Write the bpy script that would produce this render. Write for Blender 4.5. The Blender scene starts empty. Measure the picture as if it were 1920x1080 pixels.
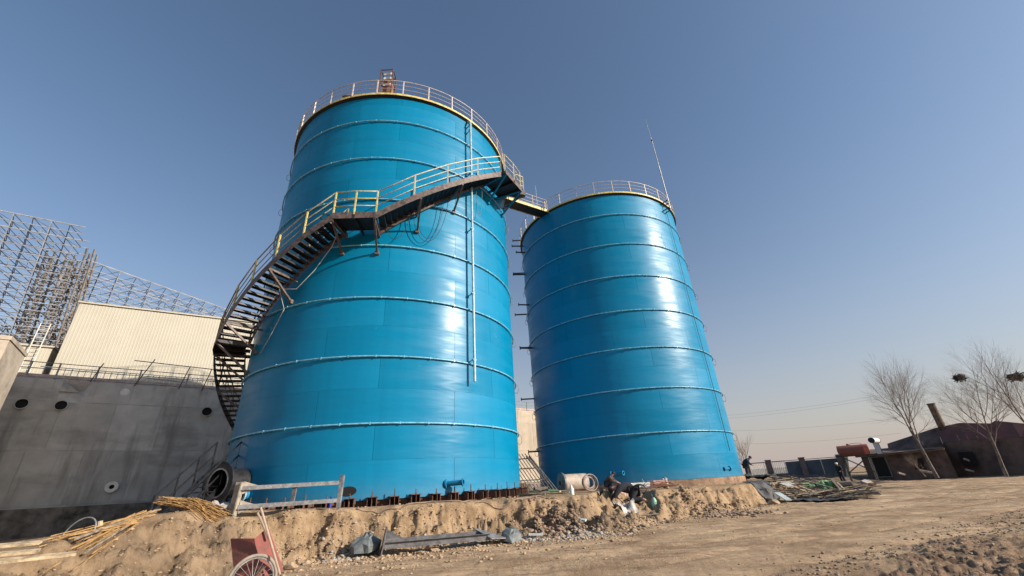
import bpy, bmesh, math, random
import numpy as np
from mathutils import Vector, Matrix
random.seed(7); rng = np.random.default_rng(7)
SC = bpy.context.scene; COL = SC.collection
R_ = math.radians; PI = math.pi

# ---------------------------------------------------------------- camera, world, sun
FPX = 776.0; VP = (860.0, -1066.0)           # focal length and vertical vanishing point of the 1920 px photograph
def _cs(x, y):
    v = np.array([x-960.0, 540.0-y, -FPX]); return v/np.linalg.norm(v)
_up = _cs(*VP); _fw = np.array([0, 0, -1.0]); _fh = _fw-_up*_fw.dot(_up); _fh /= np.linalg.norm(_fh); _rt = np.cross(_fh, _up)
RW = np.array([_rt, _fh, _up])
EYE = np.array([0, 0, 1.6])
cam_d = bpy.data.cameras.new('camera'); cam = bpy.data.objects.new('camera', cam_d); COL.objects.link(cam)
cam_d.sensor_width = 36; cam_d.lens = FPX/1920*36; cam_d.clip_start = .05; cam_d.clip_end = 20000
M = Matrix([list(RW[i])+[EYE[i]] for i in range(3)]+[[0, 0, 0, 1]]); cam.matrix_world = M
SC.camera = cam
SUN_AZ, SUN_EL = 110.0, 23.5
world = bpy.data.worlds.new('World'); SC.world = world; world.use_nodes = True
wn = world.node_tree; wn.nodes.clear()
sky = wn.nodes.new('ShaderNodeTexSky'); sky.sky_type = 'NISHITA'; sky.sun_disc = False
sky.sun_elevation = R_(SUN_EL); sky.sun_rotation = R_(SUN_AZ); sky.altitude = 50; sky.air_density = 1.15; sky.dust_density = 1.3; sky.ozone_density = 2.6
bg = wn.nodes.new('ShaderNodeBackground'); bg.inputs['Strength'].default_value = 0.102
wo = wn.nodes.new('ShaderNodeOutputWorld'); 
tc = wn.nodes.new('ShaderNodeTexCoord'); sxy = wn.nodes.new('ShaderNodeSeparateXYZ'); wn.links.new(tc.outputs['Generated'], sxy.inputs[0])
hz = wn.nodes.new('ShaderNodeMapRange'); hz.inputs['From Min'].default_value = .95; hz.inputs['From Max'].default_value = -.02; wn.links.new(sxy.outputs['Z'], hz.inputs['Value'])
hp_ = wn.nodes.new('ShaderNodeMath'); hp_.operation = 'POWER'; hp_.inputs[1].default_value = 4.2; wn.links.new(hz.outputs[0], hp_.inputs[0])
hm = wn.nodes.new('ShaderNodeMix'); hm.data_type = 'RGBA'; hm.inputs['B'].default_value = (3.75, 3.15, 3.05, 1)      # winter haze low over the plain, the same all round
wn.links.new(hp_.outputs[0], hm.inputs['Factor']); wn.links.new(sky.outputs[0], hm.inputs['A']); wn.links.new(hm.outputs['Result'], bg.inputs[0]); wn.links.new(bg.outputs[0], wo.inputs[0])
sl = bpy.data.lights.new('sun', 'SUN'); sl.energy = 5.0; sl.angle = R_(.6); sl.color = (1, .90, .77)
sun = bpy.data.objects.new('sun', sl); COL.objects.link(sun)
sd = Vector((math.sin(R_(SUN_AZ))*math.cos(R_(SUN_EL)), math.cos(R_(SUN_AZ))*math.cos(R_(SUN_EL)), math.sin(R_(SUN_EL))))
sun.rotation_euler = sd.to_track_quat('Z', 'Y').to_euler(); sun.location = sd*60
SC.render.engine = 'CYCLES'
SC.view_settings.view_transform = 'Standard'; SC.view_settings.look = 'None'
SC.view_settings.exposure = 0.5; SC.view_settings.gamma = 1; SC.view_settings.use_curve_mapping = False

# ---------------------------------------------------------------- measuring helpers (photo pixel -> place on the site)
def ray(x, y): return RW@_cs(x, y)
def atr(x, y, r): d = ray(x, y); return Vector(EYE+d*(r/np.hypot(d[0], d[1])))
def atz(x, y, z): d = ray(x, y); return Vector(EYE+d*((z-1.6)/d[2]))
def azr(az, r, z=0.0): return Vector((r*math.sin(R_(az)), r*math.cos(R_(az)), z))

# ---------------------------------------------------------------- materials
MATS = {}
def mat(name, col, rough=.7, metal=0.0, var=.15, scale=3.0, bump=.0, bscale=20.0, spec=.5, col2=None, coat=0.0):
    if name in MATS: return MATS[name]
    m = bpy.data.materials.new(name); m.use_nodes = True; nt = m.node_tree; n = nt.nodes; l = nt.links
    b = n['Principled BSDF']; b.inputs['Roughness'].default_value = rough; b.inputs['Metallic'].default_value = metal
    b.inputs['Specular IOR Level'].default_value = spec; b.inputs['Coat Weight'].default_value = coat
    geo = n.new('ShaderNodeNewGeometry')
    nz = n.new('ShaderNodeTexNoise'); nz.inputs['Scale'].default_value = scale; nz.inputs['Detail'].default_value = 6; nz.inputs['Roughness'].default_value = .65
    l.new(geo.outputs['Position'], nz.inputs['Vector'])
    mx = n.new('ShaderNodeMix'); mx.data_type = 'RGBA'
    c2 = col2 if col2 else tuple(c*(1-var*2) for c in col)
    hi = col if col2 else tuple(min(1, c*(1+var)) for c in col)
    mx.inputs['A'].default_value = (*c2, 1); mx.inputs['B'].default_value = (*hi, 1)
    mr = n.new('ShaderNodeMapRange'); mr.inputs['From Min'].default_value = .35; mr.inputs['From Max'].default_value = .62
    l.new(nz.outputs['Fac'], mr.inputs['Value']); l.new(mr.outputs[0], mx.inputs['Factor']); l.new(mx.outputs['Result'], b.inputs['Base Color'])
    if bump:
        n2 = n.new('ShaderNodeTexNoise'); n2.inputs['Scale'].default_value = bscale; n2.inputs['Detail'].default_value = 5
        l.new(geo.outputs['Position'], n2.inputs['Vector'])
        bp = n.new('ShaderNodeBump'); bp.inputs['Strength'].default_value = bump; bp.inputs['Distance'].default_value = .02
        l.new(n2.outputs['Fac'], bp.inputs['Height']); l.new(bp.outputs[0], b.inputs['Normal'])
    MATS[name] = m; return m

def paint_material():
    m = bpy.data.materials.new('blue_enamel'); m.use_nodes = True; nt = m.node_tree; n = nt.nodes; l = nt.links
    b = n['Principled BSDF']; geo = n.new('ShaderNodeNewGeometry'); oi = n.new('ShaderNodeObjectInfo')
    # slow colour drift, faint run marks and scuffs
    mp = n.new('ShaderNodeMapping'); mp.inputs['Scale'].default_value = (2.2, 2.2, .12); l.new(geo.outputs['Position'], mp.inputs['Vector'])
    st = n.new('ShaderNodeTexNoise'); st.inputs['Scale'].default_value = 1.6; st.inputs['Detail'].default_value = 7; l.new(mp.outputs[0], st.inputs['Vector'])
    mp2 = n.new('ShaderNodeMapping'); mp2.inputs['Scale'].default_value = (.35, .35, 2.0); l.new(geo.outputs['Position'], mp2.inputs['Vector'])
    pt = n.new('ShaderNodeTexNoise'); pt.inputs['Scale'].default_value = 1.3; pt.inputs['Detail'].default_value = 4; l.new(mp2.outputs[0], pt.inputs['Vector'])
    mx = n.new('ShaderNodeMix'); mx.data_type = 'RGBA'
    mx.inputs['A'].default_value = (.000, .160, .315, 1); mx.inputs['B'].default_value = (.000, .202, .375, 1)
    l.new(st.outputs['Fac'], mx.inputs['Factor'])
    # repaint patches by plate
    m2 = n.new('ShaderNodeMix'); m2.data_type = 'RGBA'; m2.blend_type = 'MULTIPLY'; m2.inputs['Factor'].default_value = 1
    mr = n.new('ShaderNodeMapRange'); mr.inputs['To Min'].default_value = .91; mr.inputs['To Max'].default_value = 1.06
    l.new(oi.outputs['Random'], mr.inputs['Value']); l.new(mx.outputs['Result'], m2.inputs['A']); l.new(mr.outputs[0], m2.inputs['B'])
    # pale scuffs
    sc = n.new('ShaderNodeTexNoise'); sc.inputs['Scale'].default_value = 5.5; sc.inputs['Detail'].default_value = 9; sc.inputs['Roughness'].default_value = .75; l.new(geo.outputs['Position'], sc.inputs['Vector'])
    sr = n.new('ShaderNodeMapRange'); sr.inputs['From Min'].default_value = .665; sr.inputs['From Max'].default_value = .72; sr.inputs['To Max'].default_value = .5; l.new(sc.outputs['Fac'], sr.inputs['Value'])
    m3 = n.new('ShaderNodeMix'); m3.data_type = 'RGBA'; m3.inputs['B'].default_value = (.30, .42, .46, 1)
    l.new(sr.outputs[0], m3.inputs['Factor']); l.new(m2.outputs['Result'], m3.inputs['A'])
    # dust splashed up the first half metre
    sx = n.new('ShaderNodeSeparateXYZ'); l.new(geo.outputs['Position'], sx.inputs[0])
    dr = n.new('ShaderNodeMapRange'); dr.inputs['From Min'].default_value = 2.5; dr.inputs['From Max'].default_value = 1.4; dr.inputs['To Max'].default_value = .8; l.new(sx.outputs['Z'], dr.inputs['Value'])
    dm = n.new('ShaderNodeMath'); dm.operation = 'MULTIPLY'; l.new(dr.outputs[0], dm.inputs[0]); l.new(sc.outputs['Fac'], dm.inputs[1])
    dp = n.new('ShaderNodeMath'); dp.operation = 'POWER'; dp.inputs[1].default_value = 2.0; l.new(dm.outputs[0], dp.inputs[0])
    m4 = n.new('ShaderNodeMix'); m4.data_type = 'RGBA'; m4.inputs['B'].default_value = (.30, .24, .17, 1)
    l.new(dp.outputs[0], m4.inputs['Factor']); l.new(m3.outputs['Result'], m4.inputs['A']); l.new(m4.outputs['Result'], b.inputs['Base Color'])
    # gloss differs from patch to patch
    rr = n.new('ShaderNodeMapRange'); rr.inputs['From Min'].default_value = .38; rr.inputs['From Max'].default_value = .62; rr.inputs['To Min'].default_value = .25; rr.inputs['To Max'].default_value = .40
    l.new(pt.outputs['Fac'], rr.inputs['Value'])
    ra = n.new('ShaderNodeMath'); ra.operation = 'MULTIPLY_ADD'; ra.inputs[1].default_value = .16; l.new(oi.outputs['Random'], ra.inputs[0]); l.new(rr.outputs[0], ra.inputs[2])
    l.new(ra.outputs[0], b.inputs['Roughness']); b.inputs['Specular IOR Level'].default_value = .24
    wv = n.new('ShaderNodeTexNoise'); wv.inputs['Scale'].default_value = .55; wv.inputs['Detail'].default_value = 3
    mp3 = n.new('ShaderNodeMapping'); mp3.inputs['Scale'].default_value = (.5, .5, 2.4); l.new(geo.outputs['Position'], mp3.inputs['Vector']); l.new(mp3.outputs[0], wv.inputs['Vector'])
    bp = n.new('ShaderNodeBump'); bp.inputs['Strength'].default_value = .75; bp.inputs['Distance'].default_value = .05
    l.new(wv.outputs['Fac'], bp.inputs['Height']); l.new(bp.outputs[0], b.inputs['Normal'])
    return m
BLUE = paint_material(); MATS['blue_enamel'] = BLUE
RING = mat('ring_highlight_blue', (.16, .42, .56), .3, .0, .2, 6, .3, 30)  # lighter than the shell, the rings' highlights are put into the blue
def concrete(name, c1, c2, c3):
    m = bpy.data.materials.new(name); m.use_nodes = True; nt = m.node_tree; n = nt.nodes; l = nt.links; b = n['Principled BSDF']; b.inputs['Roughness'].default_value = .92
    geo = n.new('ShaderNodeNewGeometry'); oi = n.new('ShaderNodeObjectInfo')
    def ns(sc, s, d, r, a, c_):
        mp = n.new('ShaderNodeMapping'); mp.inputs['Scale'].default_value = sc; l.new(geo.outputs['Position'], mp.inputs['Vector'])
        k = n.new('ShaderNodeTexNoise'); k.inputs['Scale'].default_value = s; k.inputs['Detail'].default_value = d; k.inputs['Roughness'].default_value = r; l.new(mp.outputs[0], k.inputs['Vector'])
        q = n.new('ShaderNodeMapRange'); q.inputs['From Min'].default_value = a; q.inputs['From Max'].default_value = c_; l.new(k.outputs['Fac'], q.inputs['Value']); return q.outputs[0]
    def mixc(f, a, c_, amt=1.0):
        q = n.new('ShaderNodeMath'); q.operation = 'MULTIPLY'; q.inputs[1].default_value = amt; l.new(f, q.inputs[0]); k = n.new('ShaderNodeMix'); k.data_type = 'RGBA'; l.new(q.outputs[0], k.inputs['Factor'])
        for s_, w in (('A', a), ('B', c_)):
            if isinstance(w, tuple): k.inputs[s_].default_value = (*w, 1)
            else: l.new(w, k.inputs[s_])
        return k.outputs['Result']
    col = mixc(ns((1, 1, 1), 1.1, 8, .6, .35, .65), c1, c2)
    col = mixc(ns((1.6, 1.6, .18), 1.0, 8, .65, .50, .68), col, c3, .8)      # vertical drips
    col = mixc(ns((.3, .3, .8), .8, 6, .6, .52, .66), col, c3, .6)           # damp stains
    k = n.new('ShaderNodeMix'); k.data_type = 'RGBA'; k.blend_type = 'MULTIPLY'; k.inputs['Factor'].default_value = 1; mr = n.new('ShaderNodeMapRange'); mr.inputs['To Min'].default_value = .84; mr.inputs['To Max'].default_value = 1.08
    l.new(oi.outputs['Random'], mr.inputs['Value']); l.new(col, k.inputs['A']); l.new(mr.outputs[0], k.inputs['B']); l.new(k.outputs['Result'], b.inputs['Base Color'])
    bp = n.new('ShaderNodeBump'); bp.inputs['Strength'].default_value = .4; bp.inputs['Distance'].default_value = .02; l.new(ns((1, 1, 1), 14, 6, .6, 0, 1), bp.inputs['Height']); l.new(bp.outputs[0], b.inputs['Normal']); return m
CONP = concrete('grey_cast_concrete', (.41, .39, .35), (.53, .505, .455), (.22, .205, .18))
CONPL = concrete('beige_cast_concrete', (.38, .32, .25), (.46, .39, .31), (.30, .25, .19))
YEL = mat('yellow_paint', (.62, .50, .16), .5, 0, .2, 8)
YEL2 = mat('faded_cream_yellow_paint', (.62, .54, .36), .5, 0, .2, 8)
RAILW = mat('pinkish_white_rail_paint', (.55, .47, .43), .45, 0, .15, 8)
DARKST = mat('dark_primer_steel', (.115, .085, .075), .55, .1, .3, 7, .3, 40)
BLACKST = mat('black_steel', (.022, .022, .026), .5, .2, .3, 8)
GREYST = mat('grey_galvanised', (.32, .31, .31), .45, .5, .25, 6, .2, 30)
GREYP = mat('grey_painted_steel', (.14, .138, .145), .5, .1, .25, 6, .3, 30)
WHITEP = mat('white_pipe', (.34, .46, .50), .4, 0, .2, 9)
RUST = mat('rusty_steel', (.16, .075, .045), .85, .1, .35, 12, .5, 40, col2=(.06, .035, .028))
CONC = mat('grey_concrete', (.46, .445, .415), .9, 0, .18, .9, .5, 9, .3)
CONCL = mat('beige_concrete', (.42, .36, .29), .9, 0, .15, 1.2, .4, 9, .3)
CREAM = mat('cream_cladding', (.45, .415, .335), .55, 0, .03, .4)
SPFR = mat('space_frame_steel', (.17, .18, .205), .8, .0, .2, 2)
SPFB = mat('space_frame_brown', (.17, .145, .125), .7, .1, .3, 2)
BLACKR = mat('black_rubber', (.014, .014, .015), .55, 0, .2, 8)
GREYC = mat('grey_cable', (.16, .16, .17), .6, 0, .2, 8)
ROPE = mat('pale_rope', (.45, .45, .44), .8)
HOLE = mat('hole_shade_and_soot', (.012, .011, .010), .95, 0, .1, 8)  # near-black stands for shade inside bores, doorway and windows; also soot
WOOD = mat('raw_wood', (.46, .35, .22), .85, 0, .25, 9, .5, 40)
OLDW = mat('weathered_wood', (.23, .19, .15), .9, 0, .3, 9, .5, 40)
REED = mat('dry_reed', (.36, .215, .085), .9, 0, .3, 6)
REDP = mat('faded_red_paint', (.25, .065, .05), .75, 0, .35, 7, .3, 30, col2=(.13, .06, .045))
BARK = mat('pale_bark', (.17, .135, .115), .95, 0, .3, 6, .6, 30)
TWIG = mat('twig_brown', (.17, .125, .10), .95, 0, .2, 6)
STONE = mat('grey_stone', (.30, .27, .235), .9, 0, .25, 5, .5, 30)
CLOD = mat('earth_clod', (.37, .265, .17), .95, 0, .25, 5, .6, 30)
BROWNCL = mat('brown_rubble', (.26, .18, .125), .95, 0, .3, 5, .6, 30)
BARNW = mat('dark_brick_render', (.125, .082, .068), .9, 0, .3, .8, .4, 12)
BARNR = mat('dull_red_roof_sheet', (.17, .062, .052), .85, 0, .35, .7, .3, 10, col2=(.09, .045, .04))
PANELB = mat('blue_grey_wall_panel', (.085, .10, .125), .85, 0, .15, 1)
WHITEB = mat('off_white_paint', (.70, .67, .60), .6, 0, .08, 3)
CLOTHD = mat('dark_work_cloth', (.020, .022, .030), .95, 0, .3, 10, .5, 30)
CLOTHB = mat('dark_navy_cloth', (.022, .030, .055), .95, 0, .3, 10)
SKIN = mat('skin', (.45, .24, .16), .6)
BOOT = mat('tan_boot_sole', (.42, .20, .10), .8)
PLAST = mat('pale_plastic_sheet', (.42, .385, .36), .5, 0, .15, 6)
PINK = mat('dusty_pink_sheet', (.46, .33, .29), .85, 0, .15, 3, .5, 12)
MINT = mat('pale_green_plastic', (.32, .55, .42), .5)
GREENN = mat('green_netting', (.13, .26, .10), .9, 0, .35, 8)
TARP = mat('dark_grey_tarpaulin', (.050, .050, .052), .7, 0, .3, 3, .6, 14)
PALEB = mat('pale_grey_board', (.48, .53, .52), .6, 0, .1, 4)
BLUEG = mat('dusty_blue_grey_plastic', (.13, .15, .155), .6, 0, .25, 5)
ORNG = mat('orange_cable', (.60, .20, .05), .6)
SPARK = bpy.data.materials.new('welding_arc'); SPARK.use_nodes = True
_b = SPARK.node_tree.nodes['Principled BSDF']; _b.inputs['Emission Color'].default_value = (1, .80, .95, 1); _b.inputs['Emission Strength'].default_value = 14

# ---------------------------------------------------------------- object helpers
def V(*a): return Vector(a)
class MB:
    def __init__(s): s.v = []; s.f = []; s.m = []
    def add(s, vs, fs, mi=0):
        o = len(s.v); s.v += [tuple(v) for v in vs]; s.f += [tuple(i+o for i in f) for f in fs]; s.m += [mi]*len(fs); return s
    def box(s, c, size, mat3=None, mi=0, taper=1.0):
        c = Vector(c); hx, hy, hz = size[0]/2, size[1]/2, size[2]/2; vs = []
        for z, k in ((-hz, 1), (hz, taper)):
            for x, y in ((-hx, -hy), (hx, -hy), (hx, hy), (-hx, hy)):
                p = Vector((x*k, y*k, z)); vs.append((mat3@p if mat3 else p)+c)
        return s.add(vs, [(0, 3, 2, 1), (4, 5, 6, 7), (0, 1, 5, 4), (1, 2, 6, 5), (2, 3, 7, 6), (3, 0, 4, 7)], mi)
    def bar(s, a, b, w, h=None, up=None, mi=0):       # rectangular bar between two points
        a, b = Vector(a), Vector(b); h = h or w; d = (b-a); L = d.length; d.normalize()
        u = Vector(up) if up else (Vector((0, 0, 1)) if abs(d.z) < .95 else Vector((0, 1, 0)))
        x = d.cross(u).normalized(); y = x.cross(d).normalized(); m3 = Matrix((x, y, d)).transposed()
        return s.box((a+b)/2, (w, h, L), m3, mi)
    def tube(s, pts, r, n=6, mi=0, cap=True, closed=False):
        pts = [Vector(p) for p in pts]; k = len(pts); rs = r if isinstance(r, (list, tuple)) else [r]*k
        vs = []; prev = None
        for i, p in enumerate(pts):
            if closed: t = pts[(i+1) % k]-pts[i-1]
            else: t = pts[min(i+1, k-1)]-pts[max(i-1, 0)]
            if t.length < 1e-9: t = Vector((0, 0, 1))
            t.normalize()
            if prev is None: a = Vector((0, 0, 1)) if abs(t.z) < .9 else Vector((1, 0, 0)); x = t.cross(a).normalized()
            else:
                x = prev-t*prev.dot(t)
                if x.length < 1e-6: x = t.orthogonal()
                x.normalize()
            prev = x; y = t.cross(x)
            for j in range(n):
                an = 2*PI*j/n; vs.append(p+(x*math.cos(an)+y*math.sin(an))*rs[i])
        fs = []
        for i in range(k if closed else k-1):
            i2 = (i+1) % k
            for j in range(n):
                j2 = (j+1) % n; fs.append((i*n+j, i*n+j2, i2*n+j2, i2*n+j))
        if cap and not closed: fs += [tuple(range(n-1, -1, -1)), tuple((k-1)*n+j for j in range(n))]
        return s.add(vs, fs, mi)
    def lathe(s, prof, n=32, axis=None, org=(0, 0, 0), mi=0, a0=0, a1=2*PI):
        # prof: list of (radius, height) along axis
        ax = Vector(axis).normalized() if axis else Vector((0, 0, 1)); x = ax.orthogonal().normalized(); y = ax.cross(x); o = Vector(org)
        full = abs(a1-a0-2*PI) < 1e-6; m = n if full else n+1; vs = []
        for r, h in prof:
            for j in range(m):
                an = a0+(a1-a0)*j/n; vs.append(o+ax*h+(x*math.cos(an)+y*math.sin(an))*r)
        fs = []
        for i in range(len(prof)-1):
            for j in range(n):
                j2 = (j+1) % m if full else j+1; fs.append((i*m+j, i*m+j2, (i+1)*m+j2, (i+1)*m+j))
        return s.add(vs, fs, mi)
    def mesh(s, name, mats, smooth=False, off=(0, 0, 0)):
        me = bpy.data.meshes.new(name); o = Vector(off)
        me.from_pydata([tuple(Vector(v)-o) for v in s.v], [], s.f)
        for m in (mats if isinstance(mats, (list, tuple)) else [mats]): me.materials.append(m)
        if len(me.materials) > 1: me.polygons.foreach_set('material_index', s.m)
        if smooth: me.polygons.foreach_set('use_smooth', [True]*len(me.polygons))
        me.update()
        if smooth and smooth != 'all': me.set_sharp_from_angle(angle=R_(40))
        return me
    def build(s, name, mats, parent=None, smooth=False, label=None, kind=None):
        off = wloc(parent) if parent else (0, 0, 0)
        o = bpy.data.objects.new(name, s.mesh(name, mats, smooth, off)); COL.objects.link(o)
        if parent: o.parent = parent
        if label: o['label'] = label
        if kind: o['kind'] = kind
        return o
def wloc(p):
    v = Vector((0, 0, 0))
    while p is not None: v += p.location; p = p.parent
    return v
def thing(name, label, cat, loc=(0, 0, 0), group=None):
    o = bpy.data.objects.new(name, None); COL.objects.link(o); o.location = Vector(loc); o.empty_display_size = .3
    o['label'] = label; o['category'] = cat
    if group: o['group'] = group
    return o
def tag(o, label, cat, group=None, kind=None):
    o['label'] = label; o['category'] = cat
    if group: o['group'] = group
    if kind: o['kind'] = kind
    return o
def place(name, me, parent, loc, rotz=0, label=None, rot=None):
    o = bpy.data.objects.new(name, me); COL.objects.link(o); o.parent = parent; o.location = Vector(loc)-wloc(parent)
    o.rotation_euler = rot if rot else (0, 0, rotz)
    if label: o['label'] = label
    return o
def copy_tree(o, parent=None, loc=None, rotz=None):
    c = o.copy(); COL.objects.link(c)
    if parent: c.parent = parent
    if loc is not None: c.location = loc
    if rotz is not None: c.rotation_euler = (0, 0, rotz)
    for ch in list(o.children): copy_tree(ch, c)
    return c

# ---------------------------------------------------------------- noise on arrays
def vnoise(x, y, seed=0):
    xi = np.floor(x).astype(np.int64); yi = np.floor(y).astype(np.int64); xf = x-xi; yf = y-yi
    def h(a, b):
        n = (a*374761393+b*668265263+seed*982451653) & 0x7fffffff; n = ((n ^ (n >> 13))*1274126177) & 0x7fffffff
        return ((n ^ (n >> 16)) & 0xffff)/65535.0
    u = xf*xf*(3-2*xf); w = yf*yf*(3-2*yf)
    return (h(xi, yi)*(1-u)+h(xi+1, yi)*u)*(1-w)+(h(xi, yi+1)*(1-u)+h(xi+1, yi+1)*u)*w
def fbm(x, y, o=5, seed=0, g=.5):
    a = 1; t = 0; s = 0
    for i in range(o): t = t+a*vnoise(x*2**i, y*2**i, seed+i); s += a; a *= g
    return t/s

C1 = Vector((-6.51, 21.02, 0)); C2 = Vector((7.39, 30.21, 0)); TR = 6.33
# ---------------------------------------------------------------- ground
AZK = [-180, -75, -55, -47, -40, -34, -28, -18, -6, 4, 7.5, 9.6, 11.5, 14.2, 16, 20, 25.5, 28, 30, 34, 38, 45, 60, 180]
TOE = [9, 8, 7.5, 8.5, 9.5, 11.3, 12.7, 13.0, 13.4, 13.9, 14.1, 14.3, 15.0, 16.6, 17.6, 19.2, 22.5, 25.5, 28, 34, 45, 55, 60, 60]
TOP = [13, 12, 11.0, 11.8, 12.6, 13.4, 13.9, 14.1, 14.7, 15.8, 16.8, 19.6, 20.8, 20.8, 19.4, 21.2, 24.2, 27.5, 34, 48, 60, 75, 80, 80]
ZTOP = [1.0, .9, 1.0, 1.15, 1.30, 1.45, 1.40, 1.32, 1.30, 1.25, 1.22, 1.25, 1.2, 1.15, 1.2, 1.17, 1.15, 1.1, .9, .8, .7, .6, .6, .6]
GA, GB = atz(1440, 1085, .25), atz(1925, 955, .3)
def ground_z(x, y, detail=True):
    x = np.asarray(x, float); y = np.asarray(y, float)
    r = np.hypot(x, y); az = np.degrees(np.arctan2(x, y))
    wob = (fbm(x*.35, y*.35, 4, 3)-.5)*1.0+(fbm(x*1.3, y*1.3, 4, 9)-.5)*.7
    wf = np.clip((az+60)/25, 0, 1)*np.clip((34-az)/8, 0, 1)
    rt = np.interp(az, AZK, TOE); rp = np.interp(az, AZK, TOP); zt = np.interp(az, AZK, ZTOP)
    rt2 = rt+wob*.9*wf; rp2 = np.maximum(rp+wob*.35*wf, rt2+.35)
    t = np.clip((r-rt2)/(rp2-rt2), 0, 1)
    prof = np.where(t < .5, .78*t, .39+(t-.5)/.35*.50); prof = np.where(t > .85, .89+(t-.85)/.15*.11, prof)
    base = .25+.10*np.clip((r-20)/30, 0, 1)
    z = base+(zt-base)*prof
    # leftwards mound then the low shaded strip in front of the basin wall
    drop = np.clip((-az-31)/5, 0, 1)*np.clip((r-15.5)/2.5, 0, 1)*np.clip((40-r)/4, 0, 1); z = z-drop*.5
    mound = np.exp(-(((az+38.5)/5.5)**2+((r-13.2)/1.4)**2))*.20; z = z+mound
    z = z+np.exp(-(((az+53)/4)**2+((r-11)/1.2)**2))*.25
    if detail:
        face = np.clip(t*6, 0, 1)*np.clip((1-t)*5, 0, 1)*wf
        gul = np.abs(fbm(az*.45+fbm(x*.8, y*.8, 3, 5)*3.5, r*1.1+z*1.5, 5, 21)-.5)*2
        z = z-face*np.clip(.30-gul, 0, 1)*.42+face*(fbm(x*1.6+5, y*1.6, 7, 31, .70)-.5)*.95
        cel = fbm(x*3.3, y*3.3, 4, 44)*9; z = z+face*(np.floor(cel)+np.clip((cel-np.floor(cel))*4-1.5, 0, 1)-4.5)/9*.42
        z = z+(fbm(x*.25, y*.25, 3, 50)-.5)*.10*np.clip(r/6, 0, 1)
        z = z+(fbm(x*2.2, y*2.2, 6, 60, .66)-.5)*.065
        lipn = np.exp(-((r-rp2)/.32)**2)*wf; z = z-lipn*np.clip(fbm(x*1.1, y*1.1, 4, 55)-.46, 0, 1)*1.3
        # wheel ruts along the track
        d = (x*.42-y*.91); z = z-.045*np.clip(1-t*5, 0, 1)*np.exp(-((np.mod(d+fbm(x*.2, y*.2, 2, 70)*1.5, 1.7)-.85)/.16)**2)
        # churned verge, lower right
        e = ((GB.x-GA.x)*(y-GA.y)-(GB.y-GA.y)*(x-GA.x))/math.hypot(GB.x-GA.x, GB.y-GA.y)
        rg = np.clip((-e+(fbm(x*.8, y*.8, 3, 81)-.5)*2.2)/.9, 0, 1)*np.clip((16-r)/6, 0, 1)
        z = z+rg*((fbm(x*5, y*5, 6, 90, .68)-.5)*.26+.03)
        # spoil right of the pit and behind the heap
        sp = np.clip((az-27)/3, 0, 1)*np.clip((44-az)/5, 0, 1)*np.clip(t*4, 0, 1)*np.clip((60-r)/10, 0, 1)
        z = z+sp*(fbm(x*1.1, y*1.1, 5, 95, .6)-.5)*.45
        # no earth above the tank footings
        return z, t, rg, face, sp
    return z
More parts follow.
